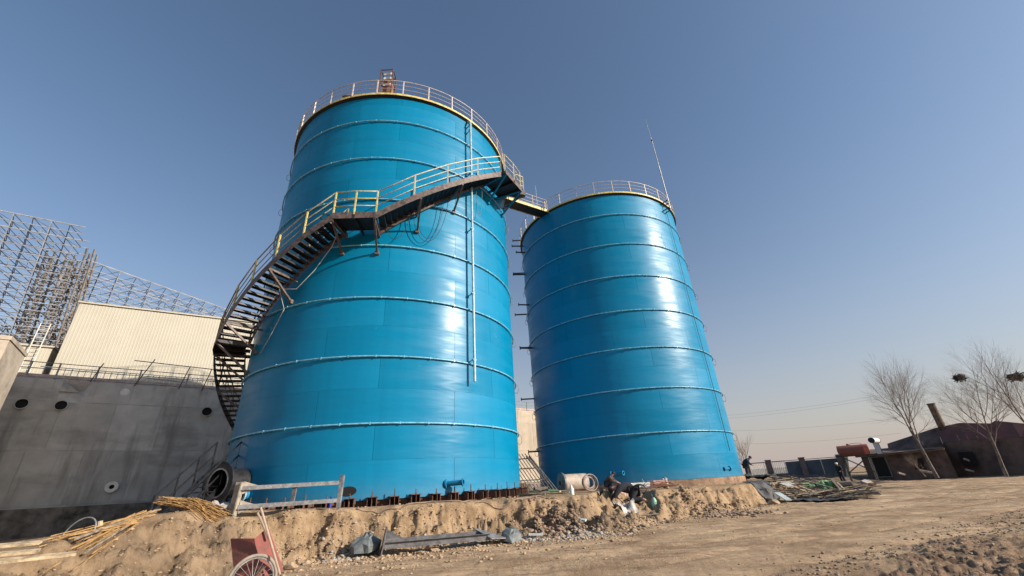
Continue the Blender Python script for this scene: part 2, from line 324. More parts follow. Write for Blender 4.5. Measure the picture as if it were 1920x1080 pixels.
def build_ground():
    azs = np.concatenate([np.arange(-180, -66, 3), np.arange(-66, -58, .5), np.arange(-58, 54, .14), np.arange(54, 62, .5), np.arange(62, 180, 3)])
    rs = [.6]
    while rs[-1] < 9: rs.append(rs[-1]*1.028)
    while rs[-1] < 30: rs.append(rs[-1]+.075 if rs[-1] < 18 else rs[-1]+.11)
    while rs[-1] < 62: rs.append(rs[-1]*1.010)
    while rs[-1] < 9000: rs.append(rs[-1]*1.25)
    rs = np.array(rs); A, Rr = np.meshgrid(np.radians(azs), rs, indexing='ij')
    X = Rr*np.sin(A); Y = Rr*np.cos(A); Z, t, rg, face, sp = ground_z(X, Y)
    far = np.clip((Rr-90)/60, 0, 1); Z = Z*(1-far)+far*.55
    for C in (C1, C2):
        d = np.hypot(X-C.x, Y-C.y); Z = np.where(d < TR+.6, np.minimum(Z, 1.16), Z)
    na, nr = A.shape; co = np.stack([X, Y, Z], -1).reshape(-1, 3); co = np.vstack([co, [[0, 0, .25]]]); ci = len(co)-1
    i = np.arange(na)[:, None]; j = np.arange(nr-1)[None, :]; i2 = (i+1) % na
    q = np.stack([i*nr+j, i*nr+j+1, i2*nr+j+1, i2*nr+j], -1).reshape(-1, 4)[:, ::-1]
    me = bpy.data.meshes.new('ground'); nq = len(q); ii = np.arange(na); tri = np.stack([ii*nr, ((ii+1) % na)*nr, np.full(na, ci)], -1)[:, ::-1]
    me.vertices.add(len(co)); me.vertices.foreach_set('co', co.astype(np.float32).ravel())
    me.loops.add(nq*4+na*3); me.loops.foreach_set('vertex_index', np.concatenate([q.ravel(), tri.ravel()]).astype(np.int32))
    me.polygons.add(nq+na); me.polygons.foreach_set('loop_start', np.concatenate([np.arange(nq)*4, nq*4+np.arange(na)*3]).astype(np.int32))
    me.polygons.foreach_set('use_smooth', np.ones(nq+na, bool)); me.update(calc_edges=True); me.validate()
    # soil kinds: r = churned brown earth, g = bank face, b = spoil / dark dirt
    at = me.color_attributes.new('soil', 'FLOAT_COLOR', 'POINT')
    wet = np.clip((fbm(X*.5, Y*.5, 4, 120)-.52)*5, 0, 1)*face
    c = np.stack([rg, np.clip(t*3, 0, 1), np.clip(sp+wet*.8, 0, 1), np.ones_like(t)], -1).reshape(-1, 4); c = np.vstack([c, [[0, 0, 0, 1]]])
    at.data.foreach_set('color', c.astype(np.float32).ravel())
    m = bpy.data.materials.new('loess_soil'); m.use_nodes = True; nt = m.node_tree; n = nt.nodes; l = nt.links; b = n['Principled BSDF']
    b.inputs['Roughness'].default_value = .95; b.inputs['Specular IOR Level'].default_value = .15
    geo = n.new('ShaderNodeNewGeometry'); va = n.new('ShaderNodeAttribute'); va.attribute_name = 'soil'; sx = n.new('ShaderNodeSeparateColor'); l.new(va.outputs['Color'], sx.inputs[0])
    def noise(s, d, r=.6):
        k = n.new('ShaderNodeTexNoise'); k.inputs['Scale'].default_value = s; k.inputs['Detail'].default_value = d; k.inputs['Roughness'].default_value = r; l.new(geo.outputs['Position'], k.inputs['Vector']); return k.outputs['Fac']
    def ramp(x, a, c_): k = n.new('ShaderNodeMapRange'); k.inputs['From Min'].default_value = a; k.inputs['From Max'].default_value = c_; l.new(x, k.inputs['Value']); return k.outputs[0]
    def mix(f, a, c_):
        k = n.new('ShaderNodeMix'); k.data_type = 'RGBA'; l.new(f, k.inputs['Factor'])
        for s_, w in (('A', a), ('B', c_)):
            if isinstance(w, tuple): k.inputs[s_].default_value = (*w, 1)
            else: l.new(w, k.inputs[s_])
        return k.outputs['Result']
    def mul(a, c_):
        k = n.new('ShaderNodeMath'); k.operation = 'MULTIPLY'; l.new(a, k.inputs[0])
        if isinstance(c_, float): k.inputs[1].default_value = c_
        else: l.new(c_, k.inputs[1])
        return k.outputs[0]
    track = mix(ramp(noise(.55, 9, .68), .38, .60), (.28, .185, .112), (.54, .385, .245))
    track = mix(mul(ramp(noise(4, 10, .78), .54, .64), .8), track, (.27, .185, .125))
    track = mix(mul(ramp(noise(9, 6, .7), .62, .68), .6), track, (.55, .45, .34))
    mpt = n.new('ShaderNodeMapping'); mpt.inputs['Rotation'].default_value = (0, 0, R_(-25)); mpt.inputs['Scale'].default_value = (.35, 2.6, 1); l.new(geo.outputs['Position'], mpt.inputs['Vector'])
    stn = n.new('ShaderNodeTexNoise'); stn.inputs['Scale'].default_value = 1.6; stn.inputs['Detail'].default_value = 9; stn.inputs['Roughness'].default_value = .7; l.new(mpt.outputs[0], stn.inputs['Vector'])
    track = mix(mul(ramp(stn.outputs['Fac'], .50, .64), .75), track, (.22, .14, .085))
    bank = mix(ramp(noise(2.2, 8, .65), .36, .6), (.24, .16, .093), (.40, .283, .175))
    bank = mix(mul(ramp(noise(3.1, 8, .78), .55, .66), .75), bank, (.17, .105, .065))
    churn = mix(ramp(noise(3, 8, .7), .38, .60), (.18, .112, .070), (.38, .262, .172))
    churn = mix(mul(ramp(noise(14, 5, .7), .60, .66), .6), churn, (.50, .43, .34))
    dirt = mix(ramp(noise(2.5, 8, .7), .38, .62), (.055, .042, .034), (.26, .19, .13))
    col = mix(sx.outputs['Green'], track, bank); col = mix(sx.outputs['Red'], col, churn); col = mix(sx.outputs['Blue'], col, dirt)
    l.new(col, b.inputs['Base Color'])
    bp = n.new('ShaderNodeBump'); bp.inputs['Strength'].default_value = 1.0; bp.inputs['Distance'].default_value = .07; l.new(noise(9, 12, .78), bp.inputs['Height'])
    l.new(bp.outputs[0], b.inputs['Normal'])
    me.materials.append(m)
    o = bpy.data.objects.new('ground', me); COL.objects.link(o); o['kind'] = 'structure'; o['label'] = 'pale sandy soil with a worn track and a crumbling cut bank'
    return o
build_ground()
def gz(x, y): return float(ground_z(np.array([x]), np.array([y]))[0][0])
def onground(x, y, dz=0.0): return Vector((x, y, gz(x, y)+dz))

# ---------------------------------------------------------------- stones
def rock_mesh(name, m, seed, sq=.6):
    r = random.Random(seed); bm = bmesh.new(); bmesh.ops.create_icosphere(bm, subdivisions=1, radius=.5)
    for v in bm.verts: v.co *= r.uniform(.65, 1.15); v.co.z *= sq
    me = bpy.data.meshes.new(name); bm.to_mesh(me); bm.free(); me.materials.append(m); return me
def scatter(name, label, cat, m, pts, smin, smax, seed, ang=True):
    r = random.Random(seed); bases = []
    for k in range(6):
        me = rock_mesh('tmp', m, seed*10+k, .7); bases.append((np.array([v.co[:] for v in me.vertices]), np.array([p.vertices[:] for p in me.polygons]))); bpy.data.meshes.remove(me)
    vs = []; fs = []; o = 0
    P = np.array(pts); Z = ground_z(P[:, 0], P[:, 1])[0]
    for (x, y), z in zip(pts, Z):
        bv, bf = bases[r.randrange(6)]; s = smin*(smax/smin)**(r.random()**2.2); a = r.uniform(0, 6.28); ca, sa = math.cos(a), math.sin(a)
        w = bv*s*np.array([r.uniform(.8, 1.5), r.uniform(.6, 1), r.uniform(.5, 1)])
        w = np.stack([w[:, 0]*ca-w[:, 1]*sa+x, w[:, 0]*sa+w[:, 1]*ca+y, w[:, 2]+z+s*.12], -1)
        vs.append(w); fs.append(bf+o); o += len(w)
    vs = np.vstack(vs); fs = np.vstack(fs); me = bpy.data.meshes.new(name)
    me.vertices.add(len(vs)); me.vertices.foreach_set('co', vs.astype(np.float32).ravel()); me.loops.add(len(fs)*3); me.loops.foreach_set('vertex_index', fs.ravel().astype(np.int32))
    me.polygons.add(len(fs)); me.polygons.foreach_set('loop_start', (np.arange(len(fs))*3).astype(np.int32)); me.update(calc_edges=True); me.materials.append(m)
    ob = bpy.data.objects.new(name, me); COL.objects.link(ob); tag(ob, label, cat, kind='stuff'); return ob
def cluster(az, r, saz, sr, n):
    out = []
    for _ in range(n):
        a = random.gauss(az, saz); q = max(1.5, random.gauss(r, sr)); p = azr(a, q); out.append((p.x, p.y))
    return out
def alongtoe(a0, a1, n, s=.3, off=0.0):
    out = []
    for _ in range(n):
        a = random.uniform(a0, a1); q = float(np.interp(a, AZK, TOE))+off+random.gauss(0, s); p = azr(a, q); out.append((p.x, p.y))
    return out
scatter('gravel', 'loose pale crumbs and pebbles spilled along the foot of the cut bank', 'gravel', CLOD, alongtoe(-28, 30, 5200, .45)+alongtoe(-28, 30, 2500, 1.2, -.6), .02, .13, 1)
scatter('rubble', 'grey broken stone heaped at the foot of the bank before the gap between tanks', 'rubble', STONE, cluster(6.5, 14.1, 1.8, .35, 900)+cluster(-20.5, 12.9, 1.2, .22, 420)+cluster(-9, 13.4, 2.4, .25, 420)+cluster(1.0, 13.6, 2.0, .3, 500), .03, .17, 2)
scatter('rubble', 'dark brown rubble sliding down the bank below the right tank', 'rubble', BROWNCL, cluster(22, 19.9, 2.0, .6, 1500)+cluster(4.2, 14.7, 2.0, .45, 1500), .04, .22, 3)
def verge(n):
    out = []
    while len(out) < n:
        s = random.uniform(-.4, 1.2); p = GA.lerp(GB, s); q = random.random()**1.6*6; d = (GB-GA).normalized(); x = p.x+d.y*q+random.gauss(0, .3); y = p.y-d.x*q+random.gauss(0, .3)
        if math.hypot(x, y) > 1.8: out.append((x, y))
    return out
scatter('rubble', 'churned brown clods and chips scattered over the verge at the lower right', 'rubble', BROWNCL, verge(9000), .008, .075, 4)
scatter('gravel', 'pale chips of stone sprinkled over the brown verge', 'gravel', CLOD, verge(900), .012, .09, 5)
def onface(n):
    out = []
    for _ in range(n):
        a = random.uniform(-42, 28); q0 = float(np.interp(a, AZK, TOE)); q1 = float(np.interp(a, AZK, TOP)); p = azr(a, random.uniform(q0-.2, q1)); out.append((p.x, p.y))
    return out
scatter('gravel', 'crumbs of dry earth clinging to the face of the cut bank', 'gravel', mat('bank_crumbs', (.36, .255, .155), .95, 0, .3, 6, .6, 30), onface(5200), .015, .10, 7)
scatter('gravel', 'small pebbles dotted over the worn dirt track', 'gravel', CLOD, [(random.uniform(-9, 22), random.uniform(3, 24)) for _ in range(2600)], .012, .06, 6)
big = [rock_mesh('clod', CLOD, 100+i, .65) for i in range(5)]
bigpos = [(-26, 12.2, .32), (-24.5, 12.6, .22), (-22.2, 12.5, .20), (-12.5, 12.6, .22), (-11, 12.9, .26), (-2.5, 13.3, .22), (12.5, 14.6, .30), (13.8, 15.6, .28), (16.6, 16.8, .30), (27.6, 24.0, .55), (28.4, 25.2, .60), (29.6, 26.8, .5), (34.5, 31, .5), (36, 34, .6)]
for i, (a, r, s) in enumerate(bigpos):
    p = azr(a, r); o = bpy.data.objects.new('clod', big[i % 5]); COL.objects.link(o); o.location = onground(p.x, p.y, s*.15); o.scale = (s*1.3, s, s*.8); o.rotation_euler = (0, 0, i*1.3)
    tag(o, 'pale lump of dry earth lying along the foot of the cut bank', 'clod', 'pale clods along the foot of the bank')

# ---------------------------------------------------------------- tanks
def cyl(C, ang, r, z): a = R_(ang); return Vector((C.x+r*math.sin(a), C.y-r*math.cos(a), z))
NPL = 8; NCO = 16
def plate_mesh(z0h):                # one curved plate, centred on local angle 0, its own radial normals
    segs = 10; half = PI/NPL-.0009; vs = []; fs = []; nn = []
    for k, z in enumerate((.002, z0h-.002)):
        for i in range(segs+1):
            a = -half+2*half*i/segs; vs.append((math.sin(a)*TR, -math.cos(a)*TR, z)); nn.append((math.sin(a), -math.cos(a), 0))
    w = segs+1
    for i in range(segs): fs.append((i, i+1, w+i+1, w+i))
    # returned edges so that a plate has thickness
    o = len(vs)
    for k, z in enumerate((.002, z0h-.002)):
        for i in range(segs+1):
            a = -half+2*half*i/segs; vs.append((math.sin(a)*(TR-.02), -math.cos(a)*(TR-.02), z)); nn.append((math.sin(a), -math.cos(a), 0))
    for i in range(segs): fs.append((o+i+1, o+i, o+w+i, o+w+i+1))
    for i in range(segs): fs.append((i+1, i, o+i, o+i+1)); fs.append((w+i, w+i+1, o+w+i+1, o+w+i))
    fs.append((0, w, o+w, o)); fs.append((segs, o+segs, o+w+segs, w+segs))
    me = bpy.data.meshes.new('shell_plate'); me.from_pydata(vs, [], fs); me.materials.append(BLUE); me.update()
    ln = []
    for p in me.polygons:
        smooth = p.index < segs; p.use_smooth = True
        for li in p.loop_indices: ln.append(nn[me.loops[li].vertex_index] if smooth else tuple(p.normal))
    me.normals_split_custom_set(ln); return me
H0 = 1.5; HT = 20.12; CH = 1.2; PLATE = plate_mesh(CH)
def torus(mb, C, r, z, tr, n=96, m=6, a0=0, a1=360):
    full = a1-a0 >= 360; pts = [cyl(C, a0+(a1-a0)*i/n, r, z) for i in range(n if full else n+1)]
    mb.tube(pts, tr, m, closed=full); return mb
def flange_pipe(parent, p, d, L, r, m, ring=None, pad=True):     # nozzle with collar, flange and open bore
    d = Vector(d).normalized(); mb = MB(); q = 24
    if pad: mb.lathe([(0, .012), (r*1.7, .012), (r*1.7, -.05)], q, d, p)
    mb.lathe([(r, -.1), (r, L), (r*.9, L), (r*.9, L-.6*L)], q, d, p)
    mb.lathe([(0, L*.42), (r*.9, L*.42)], q, d, p, mi=1)
    noz = mb.build('nozzle', [m, HOLE], parent, True)
    f = MB(); f.lathe([(r, L-.04), (r*1.45, L-.04), (r*1.45, L+.004), (r*.9, L+.004)], q, d, p)
    f.build('flange', ring or m, noz, True); return noz
def make_tank(C, label, ring_label, seam_off):
    t = thing('storage_tank', label, 'storage tank', (C.x, C.y, H0))
    for c in range(NCO):
        for k in range(NPL):
            a = 2*PI*(k+(.5 if c % 2 else .08)+seam_off)/NPL
            o = bpy.data.objects.new('shell_plate', PLATE); COL.objects.link(o); o.parent = t; o.location = (0, 0, c*CH); o.rotation_euler = (0, 0, a); o.scale = (1, 1, (HT-H0-15*CH)/CH if c == 15 else 1)
    mb = MB(); mb.lathe([(TR-.012, H0), (TR-.012, HT)], 96, org=(C.x, C.y, 0)); mb.build('inner_shell', BLUE, t, True)
    for k in range(1, 8):
        mb = MB(); z = H0+2.4*k-.02; torus(mb, C, TR+.06, z, .032, 120, 8)
        rg = mb.build('stiffener_ring', RING, t, 'all')
        cl = MB()
        for j in range(40):
            a = j*9+3; p = cyl(C, a, TR+.03, z); cl.bar(p, cyl(C, a, TR+.098, z), .04, .085)
        cl.build('ring_clamps', RING, rg, kind='stuff')
    # roof and rim walkway
    mb = MB(); mb.lathe([(TR+.02, HT-.02), (3, HT+.35), (.01, HT+.55)], 72, org=(C.x, C.y, 0)); mb.build('roof', BLUE, t, True)
    rr = TR+.13
    mb = MB(); mb.lathe([(TR-.005, HT-.16), (rr, HT-.08), (rr, HT-.02), (TR-.6, HT+.03)], 96, org=(C.x, C.y, 0)); mb.build('rim_walkway', mat('rim_shade_black', (.006, .006, .008), .8, 0, .1), t)  # near-black keeps the shade under the rim in the colour
    mb = MB(); mb.lathe([(rr+.004, HT-.07), (rr+.02, HT-.07), (rr+.02, HT+.05), (rr+.004, HT+.05), (rr+.004, HT-.07)], 96, org=(C.x, C.y, 0)); mb.build('toe_board', YEL, t)
    return t, rr
def rim_railing(t, C, rr, m, gap=None):
    rl = MB(); torus(rl, C, rr, HT+.98, .028, 120, 6) if not gap else torus(rl, C, rr, HT+.98, .028, 110, 6, gap[1], gap[0]+360)
    top = rl.build('guardrail', m, t, 'all')
    for z in (.68, .38):
        q = MB(); torus(q, C, rr, HT+z, .016, 120, 5) if not gap else torus(q, C, rr, HT+z, .016, 110, 5, gap[1], gap[0]+360)
        q.build('mid_rail', m, top, 'all')
    pm = MB(); pm.box((0, 0, .48), (.055, .055, .98)); me = pm.mesh('rail_post', m)
    for j in range(31):
        a = j*360/31+2
        if gap and gap[0] < a < gap[1]: continue
        place('rail_post', me, top, cyl(C, a, rr, HT), R_(a))
t1, RR = make_tank(C1, 'tall blue enamelled steel tank on the left, wrapped by a climbing stair', '', .30)
rim_railing(t1, C1, RR, RAILW, (98, 128))
t2, RR = make_tank(C2, 'tall blue enamelled steel tank on the right with a lightning rod at its rim', '', .115)
rim_railing(t2, C2, RR, RAILW, (-64, -50))
# footings
for C, z1, nm in ((C1, 1.30, 0), (C2, 1.49, 1)):
    mb = MB(); mb.lathe([(TR+.13 if nm else TR-.1, .6), (TR+.13 if nm else TR-.1, z1), (TR-.6, z1+.006 if nm else 1.49)], 96, org=(C.x, C.y, 0))
    o = mb.build('footing', mat('dusty_footing', (.26, .17, .11), .95, 0, .25, 3, .5, 20), None); o['kind'] = 'structure'; o['label'] = 'brown dusty concrete ring under the %s tank' % ('right' if nm else 'left')
mb = MB(); mb.lathe([(TR-.08, 1.30), (TR-.08, 1.49)], 96, org=(C1.x, C1.y, 0)); mb.build('base_ring', RUST, t1)
# jacking brackets round the base of the left tank
def bracket_proto():
    a = MB(); w = .30; h = .30
    a.box((0, -.02, h-.012), (w+.04, .44, .022)); a.box((0, -.02, .012), (w+.04, .44, .022))
    for s in (-1, 1): a.box((s*(w/2-.012), .02, h/2), (.02, .34, h-.05))
    a.box((0, .15, h/2), (w-.03, .02, h-.05)); a.box((0, -.06, h/2), (.016, .3, h-.05))
    b = MB(); b.tube([(0, -.13, h), (0, -.13, h+.20)], .018, 6); b.tube([(0, -.13, h+.002), (0, -.13, h+.03)], .034, 6)
    return a.mesh('base_bracket', RUST), b.mesh('anchor_bolt', RUST)
bA, bB = bracket_proto()
for j in range(60):
    ang = j*6-27.5
    if ang > 180: ang -= 360
    if not -75 < ang < 112: continue
    o = place('base_bracket', bA, t1, cyl(C1, ang, TR+.12, 1.30+random.uniform(-.02, .015)), R_(ang+random.uniform(-3, 3)))
    q = bpy.data.objects.new('anchor_bolt', bB); COL.objects.link(q); q.parent = o; q.scale = (1, 1, random.uniform(.7, 1.25)); q.location = (0, 0, .3-.3*q.scale[2])
# nozzles
def rad(ang): a = R_(ang); return Vector((math.sin(a), -math.cos(a), 0))
n = flange_pipe(t1, cyl(C1, 37, TR, 1.86), (rad(37)+Vector((1.6, .25, .05))), .62, .085, BLUE); n['label'] = 'short blue outlet pipe angled to the right'
n = flange_pipe(t1, cyl(C1, -26.5, TR, 1.90), rad(-26.5), .22, .16, BLUE, WHITEP)
n = flange_pipe(t1, cyl(C1, -30.5, TR-.2, 2.28), rad(-18), 1.15, .45, BLACKST, BLACKST, False); n['label'] = 'wide black access pipe with a bright worn lip'
mb = MB(); pp = cyl(C1, -30.5, TR-.2, 2.28); mb.lathe([(.405, 1.158), (.45, 1.158), (.45, 1.10)], 32, rad(-18), pp); mb.build('worn_lip', GREYST, n, True)
n = flange_pipe(t2, cyl(C2, -25, TR, 1.98), rad(-25)+Vector((1.3, 0, 0)), .75, .08, BLUE)
n = flange_pipe(t2, cyl(C2, 39, TR, 1.90), rad(39)+Vector((-2.0, -.2, -.05)), .55, .075, BLUE)
# stub brackets left for a stair on the left flank of the right tank
stubs = [(966, 455), (972, 472), (977, 490), (970, 516), (968, 525), (974, 586), (972, 593), (978, 659), (975, 665), (986, 750), (995, 849)]
for i, (x, y) in enumerate(stubs):
    d = ray(x, y); z = 1.6+30.3*d[2]/math.hypot(d[0], d[1]); L = (.75, .9, .7, .85, .95, .8, .95, .8, .9, .9, .7)[i]
    mb = MB(); a = -88+(i % 3)*5; mb.bar(cyl(C2, a, TR-.02, z), cyl(C2, a, TR+L, z), .07, .09); mb.bar(cyl(C2, a, TR+L, z-.10), cyl(C2, a, TR+L, z+.12), .06, .06)
    mb.build('stub_bracket', BLACKST, t2)
for C, t, a in ((C1, t1, 89), (C2, t2, -93), (C1, t1, -62), (C2, t2, 66)):
    for k in range(1, 8):
        if a == -62 and k < 5: continue
        mb = MB(); c = cyl(C, a, TR+.09, H0+2.4*k-.25); u = rad(a); mb.tube([c+u*.11*math.cos(w)+Vector((0, 0, .22))*math.sin(w) for w in [i*2*PI/18 for i in range(18)]], .011, 4, closed=True)
        mb.build('wire_loop', GREYC, t)
# roof gear of the left tank
p = atr(728, 150, 16.9); p.z = HT+.12
t = thing('roof_cage', 'reddish brown steel cage tower standing on the roof of the left tank', 'cage', p)
mb = MB(); hh = atr(728, 130, 16.6).z-p.z
for sx in (-.33, .33):
    for sy in (-.3, .3): mb.bar((p.x+sx, p.y+sy, p.z-.2), (p.x+sx, p.y+sy, p.z+hh), .06)
for z in (0.1, .35*hh, .68*hh, hh-.03):
    for sy in (-.3, .3): mb.bar((p.x-.33, p.y+sy, p.z+z), (p.x+.33, p.y+sy, p.z+z), .045)
    for sx in (-.33, .33): mb.bar((p.x+sx, p.y-.3, p.z+z), (p.x+sx, p.y+.3, p.z+z), .045)
mb.build('cage_frame', RUST, t)
mb = MB(); mb.box((p.x, p.y+.05, p.z+.4*hh), (.5, .4, .8*hh)); mb.build('cabinet', mat('red_brown_paint', (.26, .12, .09), .7), t)
for z in (.62*hh, .80*hh, .93*hh):
    mb = MB(); mb.box((p.x+.02, p.y-.18, p.z+z), (.42, .03, .17)); mb.build('pale_plate', WHITEB, t)
p = atr(662, 176, 17.0); p.z = HT+.02
mb = MB(); mb.box(p+V(0, 0, .16), (.75, .5, .26)); mb.box(p+V(0, 0, .31), (.85, .6, .05)); mb.box(p+V(.1, -.26, .14), (.4, .03, .12)); tag(mb.build('wooden_box', mat('brown_box', (.24, .15, .09), .8), None), 'low brown box sitting at the rim of the left tank roof', 'box')

# ---------------------------------------------------------------- climbing stair of the left tank
RI, RO = 6.55, 7.7
st = thing('climbing_stair', 'dark steel stair with yellow handrails winding up around the left tank', 'stair', (C1.x, C1.y, 1.3))
def zprof(a):
    for a0, a1, z0, z1 in ((-134, -62, 1.3, 7.75), (-62, -46, 7.75, 7.75), (-46, -3, 7.75, 11.72), (-3, 9.5, 11.72, 11.72), (9.5, 55.5, 11.72, 16.25), (55.5, 68, 16.25, 16.25), (68, 108, 16.25, 20.0)):
        if a0 <= a <= a1: return z0+(z1-z0)*(a-a0)/(a1-a0)
    return 20.0
trd = MB(); trd.box((0, -(RI+RO)/2, 0), (.27, RO-RI-.04, .03)); trd.box((.13, -(RI+RO)/2, -.03), (.012, RO-RI-.04, .07)); trd.box((-.13, -(RI+RO)/2, -.02), (.012, RO-RI-.04, .05)); TRD = trd.mesh('tread', BLACKST)
lip = MB(); lip.box((-.142, -(RI+RO)/2, -.002), (.008, RO-RI-.04, .035)); LIP = lip.mesh('nosing', GREYST)
def flight(a0, a1, nt):
    z0, z1 = zprof(a0+1e-6), zprof(a1-1e-6)
    for i in range(nt):
        f = (i+.7)/nt; a = a0+(a1-a0)*f; z = z0+(z1-z0)*f+.02
        o = bpy.data.objects.new('tread', TRD); COL.objects.link(o); o.parent = st; o.location = (0, 0, z-1.3); o.rotation_euler = (0, 0, R_(a))
        q = bpy.data.objects.new('nosing', LIP); COL.objects.link(q); q.parent = o
flight(-134, -62, 36); flight(-46, -3, 22); flight(9.5, 55.5, 25); flight(68, 108, 24)
def strip(r0, r1, a0, a1, zlo, zhi, n):       # curved band following the stair
    mb = MB(); vs = []; 
    for i in range(n+1):
        a = a0+(a1-a0)*i/n; z = zprof(min(max(a, a0+1e-4), a1-1e-4))
        for r in (r0, r1):
            for dz in (zlo, zhi): vs.append(cyl(C1, a, r, z+dz))
    fs = []
    for i in range(n):
        b = i*4; c = b+4; fs += [(b, c, c+1, b+1), (b+3, c+3, c+2, b+2), (b+1, c+1, c+3, b+3), (b+2, c+2, c, b)]
    fs += [(0, 1, 3, 2), (n*4, n*4+2, n*4+3, n*4+1)]; mb.add(vs, fs); return mb
for a0, a1, nn in ((-134, -62, 24), (-46, -3, 16), (9.5, 55.5, 16), (68, 108, 14)):
    strip(RO, RO+.02, a0, a1, -.24, .07, nn).build('stringer', DARKST, st)
    strip(RI-.02, RI, a0, a1, -.24, .07, nn).build('stringer', DARKST, st)
def deck(a0, a1, ri, ro, z, nn):
    mb = MB(); vs = []
    for i in range(nn+1):
        a = a0+(a1-a0)*i/nn
        for r, zz in ((ri, z-.05), (ro, z-.05), (ri, z), (ro, z)): vs.append(cyl(C1, a, r, zz))
    fs = []
    for i in range(nn): b = i*4; c = b+4; fs += [(b, c, c+1, b+1), (b+2, b+3, c+3, c+2), (b, b+2, c+2, c), (b+1, c+1, c+3, b+3)]
    fs += [(0, 1, 3, 2), (nn*4, nn*4+2, nn*4+3, nn*4+1)]
    d = mb.add(vs, fs).build('landing', BLACKST, st)
    e = MB(); vs = []
    for i in range(nn+1):
        a = a0+(a1-a0)*i/nn
        for r, zz in ((ro+.002, z-.24), (ro+.022, z-.24), (ro+.002, z+.04), (ro+.022, z+.04)): vs.append(cyl(C1, a, r, zz))
    e.add(vs, fs).build('edge_channel', DARKST, d)
    for a in (a0+.1, (a0+a1)/2, a1-.1):
        j = MB(); j.bar(cyl(C1, a, ri-.2, z-.14), cyl(C1, a, ro, z-.14), .06, .14); j.build('joist', BLACKST, d)
deck(-62, -46, RI, RO, 7.78, 2); deck(-3, 9.5, RI, RO, 11.78, 1); deck(55.5, 68, RI-.05, RO+.25, 16.3, 1)
# handrails: segments with straight spans between posts
_posts = set()
def rail_seg(angs, r, m, mp, hts=(1.10, .74, .38), rad_=(.026, .019, .019)):
    for k, (h, rd) in enumerate(zip(hts, rad_)):
        mb = MB(); mb.tube([cyl(C1, a, r, zprof(a)+h+.05) for a in angs], rd, 6); o = mb.build('handrail' if k == 0 else 'mid_rail', m, st, 'all')
    for a in angs:
        if (round(a, 1), round(r, 2)) in _posts: continue
        _posts.add((round(a, 1), round(r, 2)))
        mb = MB(); mb.bar(cyl(C1, a, r, zprof(a)-.02), cyl(C1, a, r, zprof(a)+1.15), .05); mb.build('rail_post', mp, st)
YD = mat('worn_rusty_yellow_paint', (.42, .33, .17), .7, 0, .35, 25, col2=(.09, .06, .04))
rail_seg([-134, -122, -110, -98, -86, -74, -62], RO-.03, YD, YD); rail_seg([-62, -54, -46], RO-.03, YD, YD)
rail_seg([-46, -37.5, -29, -20.2, -11.5, -3], RO-.03, YD, YEL)
rail_seg([-3, 3.2, 9.5], RO-.03, YEL, YEL); rail_seg([9.5, 20.3, 31, 43, 55.5], RO-.03, YEL2, YEL2)
rail_seg([-46, -31, -17, -3], RI+.02, YD, YD, (1.1, .6)); rail_seg([68, 81, 94, 108], RO-.03, YEL2, YEL2)
rail_seg([55.6, 62, 67.9], RO+.22, YEL2, YEL2)
# braces back to the shell
def brace(a, af, ztop, zf, m=DARKST, rt=RO):
    mb = MB(); top = cyl(C1, a, rt, ztop); f = cyl(C1, af, TR+.03, zf)
    mb.bar(top, f, .075, .075); mb.bar(top, cyl(C1, a, TR+.02, ztop), .07, .07); mb.box(f, (.16, .16, .16), Matrix.Rotation(R_(af), 3, 'Z')); mb.build('brace', m, st)
brace(-3, -4, 11.5, 10.75); brace(9.3, 9, 11.5, 10.7); brace(22.5, 23.2, 12.72, 11.95); brace(36.5, 38.5, 14.1, 13.5); brace(-22, -23, 9.8, 8.9); brace(-40, -41, 8.15, 7.2); brace(-60, -60, 7.6, 6.5); brace(-47, -47, 7.6, 6.5)
brace(-75, -75, 6.4, 5.4); brace(-90, -90, 5.0, 4.1); brace(82, 82, 17.5, 16.5); brace(96, 96, 18.9, 17.9)
brace(56, 60, 16.1, 15.3, BLUE, RO+.25); brace(67.6, 76, 16.1, 15.6, BLUE, RO+.25)
# welding leads and rope hanging off the stair
def sag(a, b, drop, r, m, name, label, cat, n=18):
    a, b = Vector(a), Vector(b); mb = MB(); pts = []
    for i in range(n+1):
        s = i/n; q = a.lerp(b, s); w = 1-(2*s-1)**2; pts.append(q-Vector((0, 0, drop*w**.6)))
    mb.tube(pts, r, 5); return tag(mb.build(name, m, None, 'all'), label, cat)
sag(cyl(C1, 21, 6.62, 12.9), cyl(C1, 35, 6.62, 14.0), 2.0, .013, BLACKR, 'cable', 'wide black cable loop hanging under the upper stair flight', 'cable')
sag(cyl(C1, 22.5, 6.60, 12.9), cyl(C1, 33, 6.60, 13.8), 1.75, .012, BLACKR, 'cable', 'black cable loop hanging just inside the widest one under the stair', 'cable')
sag(cyl(C1, 12, 6.60, 11.9), cyl(C1, 20, 6.60, 12.6), .9, .012, BLACKR, 'cable', 'small black cable loop hanging right of the middle landing', 'cable')
sag(cyl(C1, 49, 6.62, 15.5), cyl(C1, 53, 6.62, 15.9), 1.9, .011, GREYC, 'cable', 'narrow grey cable loop hanging beside the tall white pipe', 'cable')
mb = MB(); mb.tube([cyl(C1, a, r, z) for a, r, z in ((-4, 6.9, 11.5), (-7, 6.6, 11.0), (-13, 6.55, 10.0), (-20, 6.5, 9.35), (-24, 6.9, 9.3), (-25, 6.45, 8.6), (-30, 6.42, 7.7), (-35, 6.42, 7.0))], .016, 5); tag(mb.build('rope', ROPE, None, 'all'), 'pale rope trailing from the middle landing down the tank shell', 'rope')
mb = MB()
random.seed(5)
